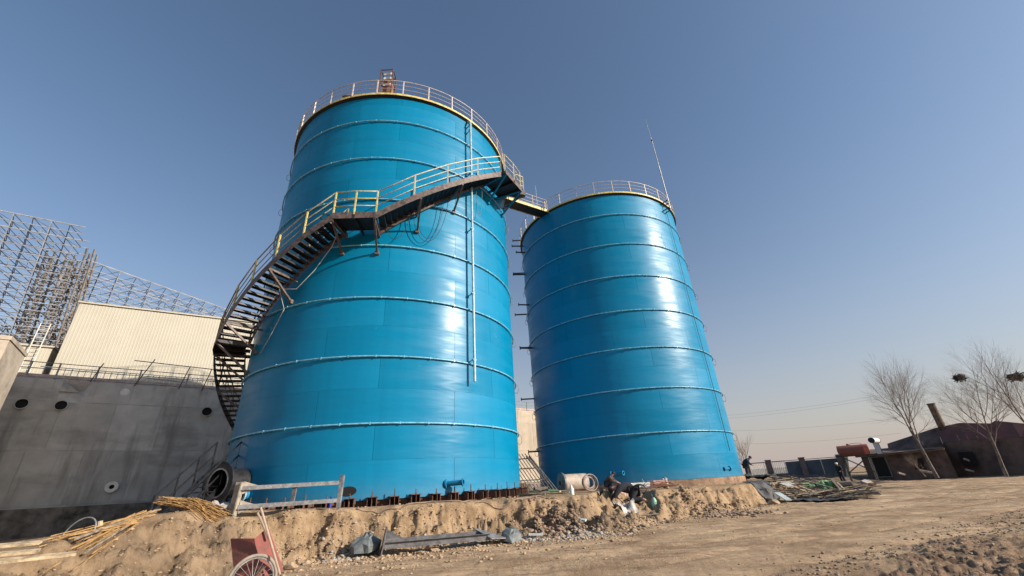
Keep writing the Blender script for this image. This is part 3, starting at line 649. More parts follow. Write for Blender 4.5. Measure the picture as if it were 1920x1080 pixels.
for k in range(7):
    c = cyl(C1, -9+k*.8, 7.25+random.uniform(-.15, .15), zprof(-9+k*.8)+.12+.05*k); r = random.uniform(.18, .3)
    mb.tube([c+Vector((r*math.cos(w), r*math.sin(w), random.uniform(-.03, .03)+.1*math.sin(w+k))) for w in [i*PI/8 for i in range(16)]], .02, 5, closed=True)
o = mb.build('coiled_cable', BLACKR, None, 'all'); tag(o, 'dark heap of coiled cable dumped at the head of the lower stair flight', 'cable')
# white down pipe
t = thing('down_pipe', 'long whitish vertical pipe held off the left tank shell', 'pipe', cyl(C1, 46.5, TR+.28, 5.5))
mb = MB(); mb.tube([cyl(C1, 46.5, TR+.28, 5.5), cyl(C1, 46.5, TR+.28, 19.8), cyl(C1, 46.5, TR+.05, 20.0)], .055, 10); mb.build('pipe_run', WHITEP, t, True)
for z in (19.6, 19.2, 16.2, 12.8, 9.4, 6.4):
    mb = MB(); mb.bar(cyl(C1, 46.5, TR, z), cyl(C1, 46.5, TR+.34, z), .05, .03); mb.bar(cyl(C1, 45.8, TR+.26, z), cyl(C1, 47.2, TR+.26, z), .12, .05); mb.build('pipe_clamp', RING, t)
# bridge between the rims
A0 = V(-.15, 23.45, HT-.08); B0 = V(3.0, 25.42, HT-.08); dv = (B0-A0).normalized(); nv = V(-dv.y, dv.x, 0)
t = thing('link_bridge', 'short yellow edged steel footbridge joining the rims of the two tanks', 'footbridge', A0)
mb = MB(); mb.bar(A0+nv*.43-dv*.6, B0+nv*.43+dv*.2, .84, .07); mb.build('bridge_deck', BLACKST, t)
for s in (0, .88):
    mb = MB(); mb.bar(A0+nv*s-dv*.6+V(0, 0, .02), B0+nv*s+dv*.2+V(0, 0, .02), .03, .2); mb.build('edge_beam', YEL, t)
    for h in (.35, .68, 1.0):
        mb = MB(); mb.tube([A0+nv*s+V(0, 0, h)-dv*.4, B0+nv*s+V(0, 0, h)], .022, 6); mb.build('handrail', RAILW, t, True)
    for q in (-.1, .33, .66, 1.0):
        mb = MB(); b = A0.lerp(B0, q)+nv*s; mb.bar(b, b+V(0, 0, 1.02), .05); mb.build('rail_post', YEL2, t)
# lightning rod
b0 = cyl(C2, 43, TR+.45, 19.3); tp = V(b0.x-.05, b0.y, 28.6)
t = thing('lightning_rod', 'thin white lightning rod clamped to the rim of the right tank', 'lightning rod', b0)
mb = MB(); mb.tube([b0, b0+V(0, 0, 4.2)], .04, 8); mb.tube([b0+V(0, 0, 4.2), b0+V(0, 0, 6.9)], .028, 8); mb.tube([b0+V(0, 0, 6.9), tp], [.018, .008], 6); mb.build('rod', GREYST, t, True)
mb = MB(); mb.tube([b0+V(0, 0, 6.85), b0+V(0, 0, 6.98)], .06, 8); mb.build('collar', BLACKST, t, True)
for z in (19.45, 20.1):
    mb = MB(); 
    for a in (41.3, 44.7): mb.bar(cyl(C2, a, TR, z), cyl(C2, a, TR+.5, z), .05, .06)
    mb.bar(cyl(C2, 40.6, TR+.47, z), cyl(C2, 45.4, TR+.47, z), .05, .06); mb.build('rod_bracket', BLACKST, t)
mb = MB(); mb.tube([cyl(C2, 43+(.4*math.sin(i*.7)), TR+.10, 19.6-i*1.2) for i in range(15)], .018, 5); tag(mb.build('earthing_cable', BLACKR, None, 'all'), 'thin dark earthing cable running down the right tank from the rod', 'cable')
b1 = B0+nv*.9+V(1.9, 2.2, 0); mb = MB(); mb.tube([V(2.3, 25.5, 20.6), V(2.3, 25.5, 22.6)], [.015, .006], 5); tag(mb.build('antenna', WHITEB, None), 'thin white whip aerial standing at the far edge of the link bridge', 'antenna')

# ---------------------------------------------------------------- basin wall at the left and behind
WA = V(-28.8, 23.2, 0); WD = V(7.7, 6, 0).normalized(); WN = V(WD.y, -WD.x, 0)       # WN faces the camera
def wp(u, z, out=0.0): return WA+WD*u+WN*out+V(0, 0, z)
t = thing('basin_wall', 'long unfinished concrete basin wall with pipe holes behind the tanks', 'wall', wp(0, 0))
top = [(-1, 9), (1.8, 9), (2.0, 8.36), (2.78, 8.4), (2.98, 9), (52, 9)]
prof = [(-1, .2), (52, .2)]+top[::-1]
mb = MB(); nP = len(prof); vs = [wp(u, z, 0) for u, z in prof]+[wp(u, z, -.4) for u, z in prof]
mb.add(vs, [tuple(range(nP)), tuple(range(2*nP-1, nP-1, -1))]+[(i, i+nP, (i+1) % nP+nP, (i+1) % nP) for i in range(nP)])
mb.build('wall_core', CONC, t)
pans = {}
rows = [(2.12, 4.98), (4.985, 7.70), (7.73, 8.985)]
for ri, (z0, z1) in enumerate(rows):
    u = -1.0+(.7 if ri == 1 else 0); k = 0
    while u < 50:
        w = 2.4; u1 = u+w
        if ri == 2 and u < 2.98 and u1 > 1.8:
            if u < 1.7: u1 = 1.78
            else: u = 3.0; u1 = 5.0
        key = (round(u1-u, 2), ri)
        if key not in pans:
            q = MB(); q.box(((u1-u)/2, .0, (z1-z0)/2), (u1-u-.022, .024, z1-z0-.018)); pans[key] = q.mesh('cast_panel', CONP)
        me = pans[key]
        if u > 28: 
            key = (round(u1-u, 2), ri, 'l')
            if key not in pans: me2 = me.copy(); me2.materials.clear(); me2.materials.append(CONPL); pans[key] = me2
            me = pans[key]
        place('cast_panel', me, t, wp(u, z0, .010+random.uniform(-.004, .005)), math.atan2(WD.y, WD.x)); u = u1; k += 1
for (u, z, r) in ((.47, 7.5, .30), (2.07, 7.5, .30), (9.2, 7.5, .32)):
    mb = MB(); p = wp(u, z); mb.lathe([(r, .0), (r, .16), (r*.88, .16), (r*.88, .02)], 24, WN, p); mb.lathe([(0, .03), (r*.88, .03)], 24, WN, p, mi=1); mb.build('pipe_sleeve', [CONC, HOLE], t, True)  # black disc paints the shade inside each sleeve
mb = MB(); p = wp(4.66, 8.5); mb.lathe([(0, .03), (.22, .03), (.22, .0)], 24, WN, p); mb.build('hole_daylight', WHITEB, t, True)  # white disc paints the daylight seen through a hole in the wall
mb = MB(); p = wp(5.54, 2.98); mb.lathe([(.12, .02), (.12, .25), (.30, .25), (.30, .19), (.14, .19)], 24, WN, p); mb.lathe([(0, .10), (.12, .10)], 24, WN, p, mi=1); mb.build('flanged_outlet', [WHITEB, HOLE], t, True)
mb = MB(); mb.add([wp(1.75, 8.95, .06), wp(1.75, 8.3, .06), wp(2.6, 8.3, .06), wp(1.75, 8.95, .10), wp(1.75, 8.3, .10), wp(2.6, 8.3, .10)], [(0, 1, 2), (5, 4, 3), (0, 3, 4, 1), (1, 4, 5, 2), (2, 5, 3, 0)]); mb.build('corner_gusset', CONC, t)
o = MB().box(wp(25.5, 1.1, .35)+V(0, 0, 0), (53, .7, 1.9), Matrix.Rotation(math.atan2(WD.y, WD.x), 3, 'Z')).build('wall_footing', mat('damp_dark_concrete', (.15, .13, .11), .95, 0, .35, 1.5, .6, 9), t)  # footing in a darker concrete than the wall
# deck behind and pale parapet
mb = MB(); c = wp(25.5, 8.6, -5.4); mb.box(c, (53, 9.9, .6), Matrix.Rotation(math.atan2(WD.y, WD.x), 3, 'Z')); mb.build('deck_slab', CONCL, t)
mb = MB(); c = wp(25.5, 9.35, -2.5); mb.box(c, (53, .2, .85), Matrix.Rotation(math.atan2(WD.y, WD.x), 3, 'Z')); mb.build('parapet', mat('pinkish_render', (.48, .36, .29), .9), t)
# corner block in the sun at far left
mb = MB(); c = V(-27.45, 19.35, 0); m3 = Matrix.Rotation(math.atan2(6, 7.7), 3, 'Z'); mb.box((c.x, c.y, 5.0), (3.2, 3.2, 9.3), m3); mb.box((c.x, c.y, 9.75), (3.3, 3.3, .2), m3)
tag(mb.build('corner_block', CONCL, None), 'sunlit beige concrete block standing in front of the basin wall at far left', 'concrete block')
# guardrail on the wall
t = thing('wall_guardrail', 'white tube guardrail along the top of the basin wall', 'guardrail', wp(0, 9))
for u in (.1, 1.3, 3.05, 5.1, 7.65, 9.9, 12, 30, 32, 34, 36, 37.6, 39.2, 41):
    mb = MB(); mb.bar(wp(u, 8.95, -.12), wp(u, 10.02, -.12), .06); mb.build('rail_post', GREYST, t)
for a, b in ((-1, 14), (29, 43)):
    for z in (9.98, 9.62, 9.1):
        mb = MB(); mb.tube([wp(a, z, -.12), wp(b, z, -.12)], .026, 5); mb.build('guard_bar', GREYST, t, True)
mb = MB()
for i in range(70): mb.bar(wp(29+i*.2, 9.15, -.12), wp(29+i*.2, 9.98, -.12), .02)
for i in range(44): mb.bar(wp(.2+i*.32, 9.75, -2.4), wp(.2+i*.32, 10.25, -2.4), .03)
mb.tube([wp(0, 10.25, -2.4), wp(14.5, 10.25, -2.4)], .03, 5); mb.build('balusters', WHITEB, t)
t = thing('scaffold_pipes', 'loose rusty scaffold pipes lashed against the wall guardrail', 'scaffolding', wp(6, 9))
for a, b in (((5.0, 8.9), (5.6, 10.75)), ((7.3, 8.9), (7.6, 10.5)), ((8.6, 8.9), (8.85, 10.4)), ((4.6, 10.55), (9.2, 10.42)), ((5.2, 9.5), (7.6, 9.35)), ((2.9, 9.0), (3.2, 10.2))):
    mb = MB(); mb.tube([wp(a[0], a[1], .06), wp(b[0], b[1], .06)], .03, 6); mb.build('scaffold_pipe', RUST if a[1] < 9.4 else GREYST, t, True)

# ---------------------------------------------------------------- cream clad building
def clad(label, A, D, u0, u1, z0, z1, roofm):
    A = Vector(A); D = Vector(D).normalized(); N = V(D.y, -D.x, 0); an = math.atan2(D.y, D.x)
    t = thing('clad_building', label, 'building', A+D*u0)
    mb = MB(); L = u1-u0; c = A+D*((u0+u1)/2)-N*6; mb.box((c.x, c.y, (z0+z1)/2), (L, 12, z1-z0), Matrix.Rotation(an, 3, 'Z')); mb.build('building_core', CREAM, t)
    w = .84; q = MB(); prof = []
    for r in range(4):
        x = r*.21; prof += [(x, 0), (x+.13, 0), (x+.15, .007), (x+.19, .007)]
    prof.append((.84, 0)); vs = [(x, -.02-y, 0) for x, y in prof]+[(x, -.02-y, z1-z0-.05) for x, y in prof]; k = len(prof)
    q.add(vs, [(i, i+1, i+1+k, i+k) for i in range(k-1)]); me = q.mesh('cladding_panel', CREAM)
    for i in range(int(L/w)): place('cladding_panel', me, t, A+D*(u0+i*w+.006)+V(0, 0, z0), an)
    mb = MB(); c = A+D*((u0+u1)/2)-N*6; mb.box((c.x, c.y, z1+.06), (L+.2, 12.3, .12), Matrix.Rotation(an, 3, 'Z')); mb.build('roof_edge', roofm, t); return t
clad('large cream corrugated hall rising behind the basin wall', (-34.9, 29.7, 0), (8.5, 5.2, 0), 0, 15.6, 6, 17, CREAM)
ax = clad('low cream corrugated annexe at far left below the steel frame', (-35.6, 30.3, 0), (8.5, 5.2, 0), -20, -.4, 6, 13.4, CREAM)
# ladder on the annexe
t = thing('wall_ladder', 'thin white ladder fixed to the low cream annexe', 'ladder', V(-36.9, 29.0, 10))
D = Vector((8.5, 5.2, 0)).normalized(); N = V(D.y, -D.x, 0); P0 = V(-35.6, 30.3, 0)+D*(-1.55)+N*.35
for s in (0, .55):
    mb = MB(); mb.bar(P0+D*s+V(0, 0, 9.5), P0+D*s+V(0, 0, 15.2), .05); mb.build('ladder_rail', WHITEB, t)
for i in range(18):
    mb = MB(); z = 9.7+i*.31; mb.bar(P0+V(0, 0, z), P0+D*.55+V(0, 0, z), .03); mb.build('rung', WHITEB, t)

# ---------------------------------------------------------------- steel space frame of the coal shed
def frame(label, A, D, u0, u1, z0, z1, slope, m, depth=2.2, du=1.2, dz=.72, zt=None, skip=None):
    A = Vector(A); D = Vector(D).normalized(); N = V(D.y, -D.x, 0); t = thing('space_frame', label, 'steel frame', A)
    zt = zt or (lambda u: z1); web = MB(); nz = int((z1-z0)/dz)+1; F = lambda u, z, o: A+D*(u+slope*(z1-z)/(z1-z0))+N*o+V(0, 0, z)
    for layer in (0, -depth):
        for k in range(nz):
            z = z1-k*dz-(.5*dz if layer else 0)
            if z < z0: continue
            mb = MB(); mb.tube([F(u0, z, layer), F((u0+u1)/2, z-.05*(k % 2), layer), F(u1, z, layer)], .045 if k else .07, 4); mb.build('purlin', mat('purlin_steel', (.34, .35, .38), .7), t)
    r = random.Random(3)
    us = np.arange(u0, u1+.01, du)
    for i, u in enumerate(us):
        for k in range(nz-1):
            z = z1-k*dz
            if z-dz < z0: break
            web.tube([F(u, z, 0), F(min(u+du/2, u1), z-dz*.5, -depth)], .036, 3, cap=False)
            web.tube([F(u, z, 0), F(max(u-du/2, u0), z-dz*.5, -depth)], .036, 3, cap=False)
            if (i+k) % 2: web.tube([F(u, z, 0), F(min(u+du, u1), z-dz, 0)], .026, 3, cap=False)
            if r.random() < .55: web.tube([F(u, z, -depth), F(u, z-dz, -depth)], .035, 3, cap=False)
    for u in us[::2]: web.tube([F(u, z1, 0), F(u, z0, 0)], .04, 3, cap=False)
    web.build('web_members', m, t, kind='stuff'); return t, F
fA, FA = frame('tall galvanised space frame of an unclad shed rising at far left', (-44.4, 28.6, 0), (4.5, 3.1, 0), -16, 5.45, 9, 26, 1.3, SPFR)
fB, FB = frame('long galvanised space frame running off behind the cream hall', (-42, 35.5, 0), (.35, .937, 0), -.8, 34, 12.5, 24.5, 0, SPFR, 2.2, 1.5, .8)
t = thing('lattice_tower', 'dense brownish lattice tower inside the left space frame', 'lattice tower', FA(3.8, 9, -3)); rr = random.Random(8)
for u in (2.6, 4.0, 5.2):
    mb = MB()
    for o in (-3.2, -4.4):
        for du in (0, .55): mb.bar(FA(u+du, 9, o), FA(u+du, 24.4 if u < 5 else 25.4, o), .12)
    for k in range(19):
        z = 9.2+k*.8
        for o in (-3.2, -4.4): mb.bar(FA(u, z, o), FA(u+.55, z+.8*(k % 2), o), .07)
    mb.build('tower_leg', SPFB, t)
mb = MB()
for k in range(330):
    u = rr.uniform(2.2, 5.7); z = rr.uniform(9.3, 23.2); mb.bar(FA(u, z, rr.uniform(-3.2, -5)), FA(u+rr.uniform(-.9, .9), z+rr.uniform(-1, 1), rr.uniform(-3.2, -5)), .07)
mb.build('lattice_bars', SPFB, t, kind='stuff')
mb = MB()
for k in range(900):
    u = rr.uniform(-12, 6); z = rr.uniform(9.3, 17.5); mb.bar(FA(u, z, rr.uniform(-3.2, -7)), FA(u+rr.uniform(-1.2, 1.2), z+rr.uniform(-.9, .9), rr.uniform(-3.2, -7)), .07)
o = mb.build('scaffold_thicket', SPFB, None, kind='stuff'); tag(o, 'tangle of brownish scaffold bars low down inside the left frame', 'scaffolding', kind='stuff')

# ---------------------------------------------------------------- right background: sheds, fence, tank on stand
def building_box(t, pts, h0, h1s, m, name):      # footprint polygon with per-corner heights
    mb = MB(); k = len(pts); vs = [V(p[0], p[1], h0) for p in pts]+[V(p[0], p[1], h) for p, h in zip(pts, h1s)]
    mb.add(vs, [tuple(range(k-1, -1, -1)), tuple(range(k, 2*k))]+[(i, (i+1) % k, (i+1) % k+k, i+k) for i in range(k)]); return mb.build(name, m, t)
# low lean-to shed with the door
s0 = atr(1615, 860, 50); s1 = atr(1775, 850, 49.5); s0.z = s1.z = 0; bd = azr(41, 1)
t = thing('low_shed', 'low dark rendered shed with an open doorway beside the red drum stand', 'shed', s0)
building_box(t, [s0, s1, s1+bd*5, s0+bd*5], .3, [2.30, 2.42, 3.0, 3.0], BARNW, 'shed_wall')
sdv = (s1-s0).normalized(); snv = V(sdv.y, -sdv.x, 0)
mb = MB(); mb.bar(s0-sdv*.3+V(0, 0, 2.37)+snv*.2, s1+V(0, 0, 2.5)+snv*.2, .6, .12); mb.build('roof_slab', BARNW, t)
mb = MB(); dz0 = .75
p = s0+sdv*1.15; mb.box(p+snv*.02+V(0, 0, 1.45), (.85, .12, 1.5), Matrix.Rotation(math.atan2(sdv.y, sdv.x), 3, 'Z')); d = mb.build('doorway', HOLE, t)
mb = MB()
for a, b in (((-.48, .7), (-.48, 2.25)), ((.48, .7), (.48, 2.25)), ((-.5, 2.24), (.5, 2.24)), ((-.5, .68), (.5, .68))): mb.bar(p+sdv*a[0]+snv*.1+V(0, 0, a[1]), p+sdv*b[0]+snv*.1+V(0, 0, b[1]), .07)
mb.build('door_frame', GREYP, d)
for q, w in ((3.6, .7),):
    mb = MB(); p = s0+sdv*q; mb.box(p+snv*.02+V(0, 0, 1.5), (w, .12, .8), Matrix.Rotation(math.atan2(sdv.y, sdv.x), 3, 'Z')); mb.build('window', HOLE, t)
# big barn
t = thing('old_barn', 'long dark barn with a dull red sheet roof at the right edge', 'barn', azr(45, 52))
ed = [(1664, 833, 54), (1755, 803, 53.8), (1800, 794, 53), (1858, 795, 52.5), (1866, 790, 52.4), (1960, 799, 51.5), (2080, 808, 50)]
tp_ = [atr(*e) for e in ed]; back = azr(40, 14)
mb = MB(); k = len(tp_); front = [p-azr(44, 1.5) for p in tp_]
vs = [V(p.x, p.y, .2) for p in front]+[V(p.x, p.y, p.z*.52+.75) for p in front]+[V(p.x+back.x*.0, p.y, p.z) for p in tp_]+[V(p.x+back.x, p.y+back.y, p.z-.3) for p in tp_]
mb.add(vs, [(i, i+1, i+1+k, i+k) for i in range(k-1)]+[(0, k, 2*k, 3*k)]); mb.build('barn_wall', BARNW, t)
w = MB(); w.add([V(p.x, p.y, .2) for p in (front[0], front[0]+back)]+[V(front[0].x+back.x, front[0].y+back.y, front[0].z*.52+.75), V(front[0].x, front[0].y, front[0].z*.52+.75)], [(3, 2, 1, 0)]); w.build('side_wall', BARNW, t)
for i in range(k-1):
    a, b = vs[k+i], vs[k+i+1]; c, d = vs[2*k+i], vs[2*k+i+1]; n_ = 3
    for j in range(n_):
        f0, f1 = j/n_, (j+1)/n_-.002; q = MB(); P = [a.lerp(b, f0), a.lerp(b, f1), c.lerp(d, f1), c.lerp(d, f0)]; up = V(0, 0, .05)
        q.add([x+up for x in P]+[x+up-V(0, 0, .05) for x in P], [(0, 1, 2, 3), (7, 6, 5, 4), (0, 4, 5, 1), (1, 5, 6, 2), (2, 6, 7, 3), (3, 7, 4, 0)]); q.build('roof_sheet', BARNR if i > 0 else BARNW, t)
mb = MB(); mb.add([vs[2*k+i]+V(0, 0, .0) for i in range(k)]+[vs[3*k+i] for i in range(k)], [(i, i+1, i+1+k, i+k) for i in range(k-1)]); mb.build('rear_roof', BARNR, t)
for (x, y) in ((1700, 875), (1735, 870), (1815, 860)):
    p = atr(x, y, 51.3); mb = MB(); mb.box((p.x, p.y, max(p.z, 1.3)), (.9, .3, 1.0), Matrix.Rotation(R_(-44), 3, 'Z')); mb.build('window', HOLE, t)
# flue
p = atr(1766, 800, 53.5); q = atr(1748, 757, 53.5); mb = MB(); mb.tube([V(p.x, p.y, 3), V(p.x, p.y, q.z)], .27, 10); mb.tube([V(p.x, p.y, q.z-.06), V(p.x, p.y, q.z+.03)], .31, 10); tag(mb.build('flue', mat('rusty_brown_flue', (.12, .07, .05), .9, 0, .4, 2), None, True), 'rusty brown flue standing up behind the barn roof', 'chimney')
# solar water heater on the shed roof
p = atr(1650, 848, 50.5); sr = R_(-38); t = thing('solar_heater', 'roof solar heater with a dark panel and white cylinder on the low shed', 'solar heater', V(p.x, p.y, 2.5))
mx_ = azr(52, 1); 
mb = MB(); a = V(p.x, p.y, 2.5)-mx_*.9; mb.add([a, a+mx_*1.5, a+mx_*1.5+V(.3, .4, 1.05), a+V(.3, .4, 1.05), a+V(0, 0, -.06), a+mx_*1.5+V(0, 0, -.06), a+mx_*1.5+V(.3, .4, .99), a+V(.3, .4, .99)], [(0, 1, 2, 3), (7, 6, 5, 4), (0, 4, 5, 1), (1, 5, 6, 2), (2, 6, 7, 3), (3, 7, 4, 0)]); mb.build('collector', CLOTHB, t)
mb = MB(); mb.tube([a+V(.3, .4, 1.1)-mx_*.05, a+V(.3, .4, 1.1)+mx_*1.7], .22, 12); mb.build('water_cylinder', WHITEB, t, True)
mb = MB(); mb.tube([a+V(.3, .4, 1.1)-mx_*.15, a+V(.3, .4, 1.1)-mx_*.04], .24, 12); mb.build('end_cap', CLOTHB, t, True)
mb = MB()
for s in (0, 1.5): mb.bar(a+mx_*s+V(.5, .6, 0), a+mx_*s+V(.32, .42, 1.0), .05)
mb.build('stand', BLACKST, t)
# red fuel drum on a stand
pc = atr(1600, 846, 42); xv = V(math.cos(R_(-30)), math.sin(R_(-30)), 0); pc.z = 2.72
t = thing('fuel_tank', 'dull red horizontal drum tank lying on a tall steel stand', 'fuel tank', V(pc.x, pc.y, .7))
mb = MB(); Lh = .92; mb.lathe([(0, -Lh-.07), (.30, -Lh-.02), (.36, -Lh), (.36, Lh), (.30, Lh+.02), (0, Lh+.07)], 24, xv, pc); mb.build('drum_shell', REDP, t, True)
mb = MB(); mb.lathe([(.362, Lh-.32), (.366, Lh-.3), (.366, Lh-.02), (.30, Lh+.025)], 24, xv, pc); mb.build('end_band', mat('brighter_red', (.45, .12, .08), .5), t, True)
mb = MB(); mb.tube([pc-xv*.2+V(0, 0, .34), pc-xv*.2+V(0, 0, .46)], .09, 10); mb.tube([pc-xv*.1+V(0, 0, .36), pc+V(0, 0, .46), pc+xv*.5+V(0, 0, .46), pc+xv*.7+V(0, 0, .34)], .015, 5); mb.build('filler_cap', REDP, t, True)
yv = V(-xv.y, xv.x, 0); mb = MB(); z1 = 2.34
for s in (-.95, 1.1):
    mb.bar(pc+xv*s-yv*.35+V(0, 0, z1-pc.z), pc+xv*s+yv*.35+V(0, 0, z1-pc.z), .06)
for s in (-.35, .35): mb.bar(pc-xv*1.25+yv*s+V(0, 0, z1-pc.z), pc+xv*1.3+yv*s+V(0, 0, z1-pc.z), .07)
mb.build('stand_top', BLACKST, t)
for sx in (-.75, .75):
    for sy in (-.35, .35):
        mb = MB(); mb.bar(pc+xv*sx+yv*sy+V(0, 0, z1-pc.z), pc+xv*sx+yv*sy+V(0, 0, .65-pc.z), .06); mb.build('leg', BLACKST, t)
mb = MB()
for sy in (-.35, .35):
    mb.bar(pc+xv*-.75+yv*sy+V(0, 0, z1-pc.z-.1), pc+xv*.75+yv*sy+V(0, 0, 1.2-pc.z), .035); mb.bar(pc+xv*.75+yv*sy+V(0, 0, z1-pc.z-.1), pc+xv*-.75+yv*sy+V(0, 0, 1.2-pc.z), .035); mb.bar(pc+xv*-.75+yv*sy+V(0, 0, 1.2-pc.z), pc+xv*.75+yv*sy+V(0, 0, 1.2-pc.z), .04)
mb.build('cross_braces', BLACKST, t)
# boundary fence
f = [atr(1398, 866, 53), atr(1440, 865, 52), atr(1503, 862, 51.5), atr(1574, 858, 51)]
t = thing('boundary_fence', 'boundary fence of concrete posts with white bars and blue grey panels', 'fence', V(f[1].x, f[1].y, .8))
for i, p in enumerate(f):
    mb = MB(); mb.box((p.x, p.y, 1.68), (.5, .4, 1.9), Matrix.Rotation(R_(-32), 3, 'Z')); mb.box((p.x, p.y, 2.66), (.58, .48, .08), Matrix.Rotation(R_(-32), 3, 'Z')); mb.build('fence_post', mat('brown_grey_post', (.16, .125, .12), .9), t)
def fseg(a, b, s0_, s1_, kind):
    a, b = a.lerp(b, s0_), a.lerp(b, s1_); a.z = b.z = 0
    if kind == 'bars':
        n_ = int((b-a).length/.16); mb = MB(); mb.box((0, 0, 0), (.05, .05, 1.1)); me = mb.mesh('fence_bar', WHITEB)
        for i in range(n_): q = a.lerp(b, (i+.5)/n_); place('fence_bar', me, t, (q.x, q.y, 1.95))
        mb = MB(); mb.bar(a+V(0, 0, 2.5), b+V(0, 0, 2.5), .06, .07); mb.build('fence_rail', GREYP, t); mb = MB(); mb.bar(a+V(0, 0, 1.1), b+V(0, 0, 1.1), .2, .6); mb.build('plinth', GREYP, t)
    else:
        n_ = max(1, int((b-a).length/1.2))
        for i in range(n_): mb = MB(); mb.bar(a.lerp(b, i/n_)+V(0, 0, 1.75), a.lerp(b, (i+.985)/n_)+V(0, 0, 1.75), .06, 1.3); mb.build('fence_panel', PANELB, t)
        mb = MB(); mb.bar(a+V(0, 0, 2.5), b+V(0, 0, 2.5), .1, .05); mb.build('fence_rail', GREYP, t); mb = MB(); mb.bar(a+V(0, 0, .95), b+V(0, 0, .95), .25, .4); mb.build('plinth', GREYP, t)
fseg(f[0], f[1], .04, .96, 'bars'); fseg(f[1], f[2], .04, .5, 'bars'); fseg(f[1], f[2], .5, .96, 'panel'); fseg(f[2], f[3], .04, .96, 'panel')
mb = MB(); p = f[3]+V(.9, -.6, 0); q = atr(1590, 896, 49); q.z = .6; mb.bar(V(f[3].x+.3, f[3].y-.5, 2.6), q, .22, .14); tag(mb.build('timber_prop', WOOD, None), 'pale timber prop leaning against the last fence post', 'timber')
# far pale wall glimpsed through the fence bars
mb = MB(); a = azr(26.0, 78); b = azr(31.5, 78); mb.bar(a+V(0, 0, 1.35), b+V(0, 0, 1.35), .3, 1.5); tag(mb.build('pale_wall', WHITEB, None), 'low white wall seen through the bars of the boundary fence', 'wall')
# power lines
t = thing('power_lines', 'faint power lines crossing the sky above the boundary fence', 'power line', azr(34, 260))
for i, (x0, y0, x1, y1) in enumerate(((1330, 787, 1690, 738), (1330, 781, 1690, 733), (1330, 808, 1690, 783), (1330, 832, 1690, 812))):
    a = atr(x0, y0, 260); b = atr(x1, y1, 250); mb = MB(); mb.tube([a.lerp(b, s/10)-V(0, 0, 1.5*(1-(s/5-1)**2)) for s in range(11)], .03, 4); mb.build('wire', mat('far_grey_wire', (.30, .28, .29), .8), t)
# ---------------------------------------------------------------- bare trees
def tree(base, h, label, seed, lean=(0, 0), spread=.55, levels=5, r0=.16, dens=1.0, trunk_h=.25):
    r = random.Random(seed); t = thing('bare_tree', label, 'tree', base, 'bare trees in front of the barn' if base.x > 24 else None)
    tr = MB(); cr = MB(); H = h
    def rv(): return Vector((r.gauss(0, 1), r.gauss(0, 1), r.gauss(0, 1))).normalized()
    def grow(p, d, L, rad, lev):
        n_ = 4; pts = [p]; q = p.copy(); dd = d.copy()
        for i in range(n_):
            dd = (dd+rv()*.09+Vector((0, 0, .05 if lev else 0))).normalized(); q = q+dd*L/n_; pts.append(q.copy())
        rs = [rad*(1-.5*i/n_) if lev < levels else rad*(1-.75*i/n_) for i in range(n_+1)]
        (tr if lev == 0 else cr).tube(pts, rs, 6 if lev == 0 else (4 if lev < 3 else 3), cap=False)
        if lev >= levels: return
        k = (5, 5, 5, 5, 5)[min(lev, 4)]; k = max(2, int(round(k*dens)))
        for i in range(k):
            s = (.35+.65*(i+r.random()*.6)/k) if lev else (.55+.45*(i+1)/k); s = min(s, 1); j = min(int(s*n_), n_-1); b = pts[j].lerp(pts[j+1], s*n_-j)
            ax = dd.cross(rv()).normalized(); an = r.uniform(.3, .75)*spread/.55
            nd = (Matrix.Rotation(an, 3, ax)@dd).normalized(); grow(b, nd, L*r.uniform(.58, .80), rs[j]*.58, lev+1)
        grow(pts[-1], dd, L*.72, rs[-1]*.9, lev+1)
    d0 = Vector((lean[0], lean[1], 1)).normalized(); grow(base.copy(), d0, H*trunk_h, r0, 0)
    tr.build('trunk', BARK, t, True); cr.build('crown', TWIG, t, 'all', kind=None); return t
tb = atr(1755, 890, 42); tree(V(tb.x, tb.y, .6), 12.4, 'tall bare tree with a wide fan of twigs left of the flue', 11, (-.03, 0), .62, 5, .115, .9, .25)
tb = atr(1885, 888, 42); tree(V(tb.x, tb.y, .5), 8.8, 'bare tree holding the smaller nest left of the far one', 23, (-.02, 0), .62, 5, .105, .85, .30)
tb = atr(1990, 885, 42); tree(V(tb.x, tb.y, .5), 10.6, 'bare tree at the right edge holding the larger nest', 35, (-.05, 0), .62, 5, .11, .85, .28)
tb = atr(1400, 880, 50); tree(V(tb.x, tb.y, .8), 7.0, 'small bare tree half hidden behind the right tank', 47, (-.02, 0), .6, 4, .09, .9, .25)
tb = atr(1735, 893, 47); tree(V(tb.x, tb.y, .6), 4.6, 'low bare bush with spreading twigs in front of the low shed', 51, (-.5, 0), .8, 4, .06, .9, .15)
for (x, y, r, s, lb) in ((1799, 708, 41.5, .34, 'small dark twig nest high in the middle bare tree'), (1904, 707, 41.5, .42, 'larger dark twig nest high in the bare tree at the right edge')):
    p = atr(x, y, r); mb = MB(); rr = random.Random(int(x))
    for k in range(90):
        a = rr.uniform(0, 6.28); q = p+V(math.cos(a)*s*rr.uniform(.2, .9), math.sin(a)*s*rr.uniform(.2, .9), rr.uniform(-.5, .5)*s)
        dd = V(rr.gauss(0, 1), rr.gauss(0, 1), rr.gauss(0, .5)).normalized()*s*.5; mb.tube([q-dd, q+dd], .022, 3)
    mb.lathe([(0, -.5*s), (.7*s, -.35*s), (.95*s, .1*s), (.8*s, .42*s), (0, .25*s)], 10, org=p); tag(mb.build('bird_nest', mat('nest_twigs', (.035, .03, .028), .95), None), lb, 'bird nest')

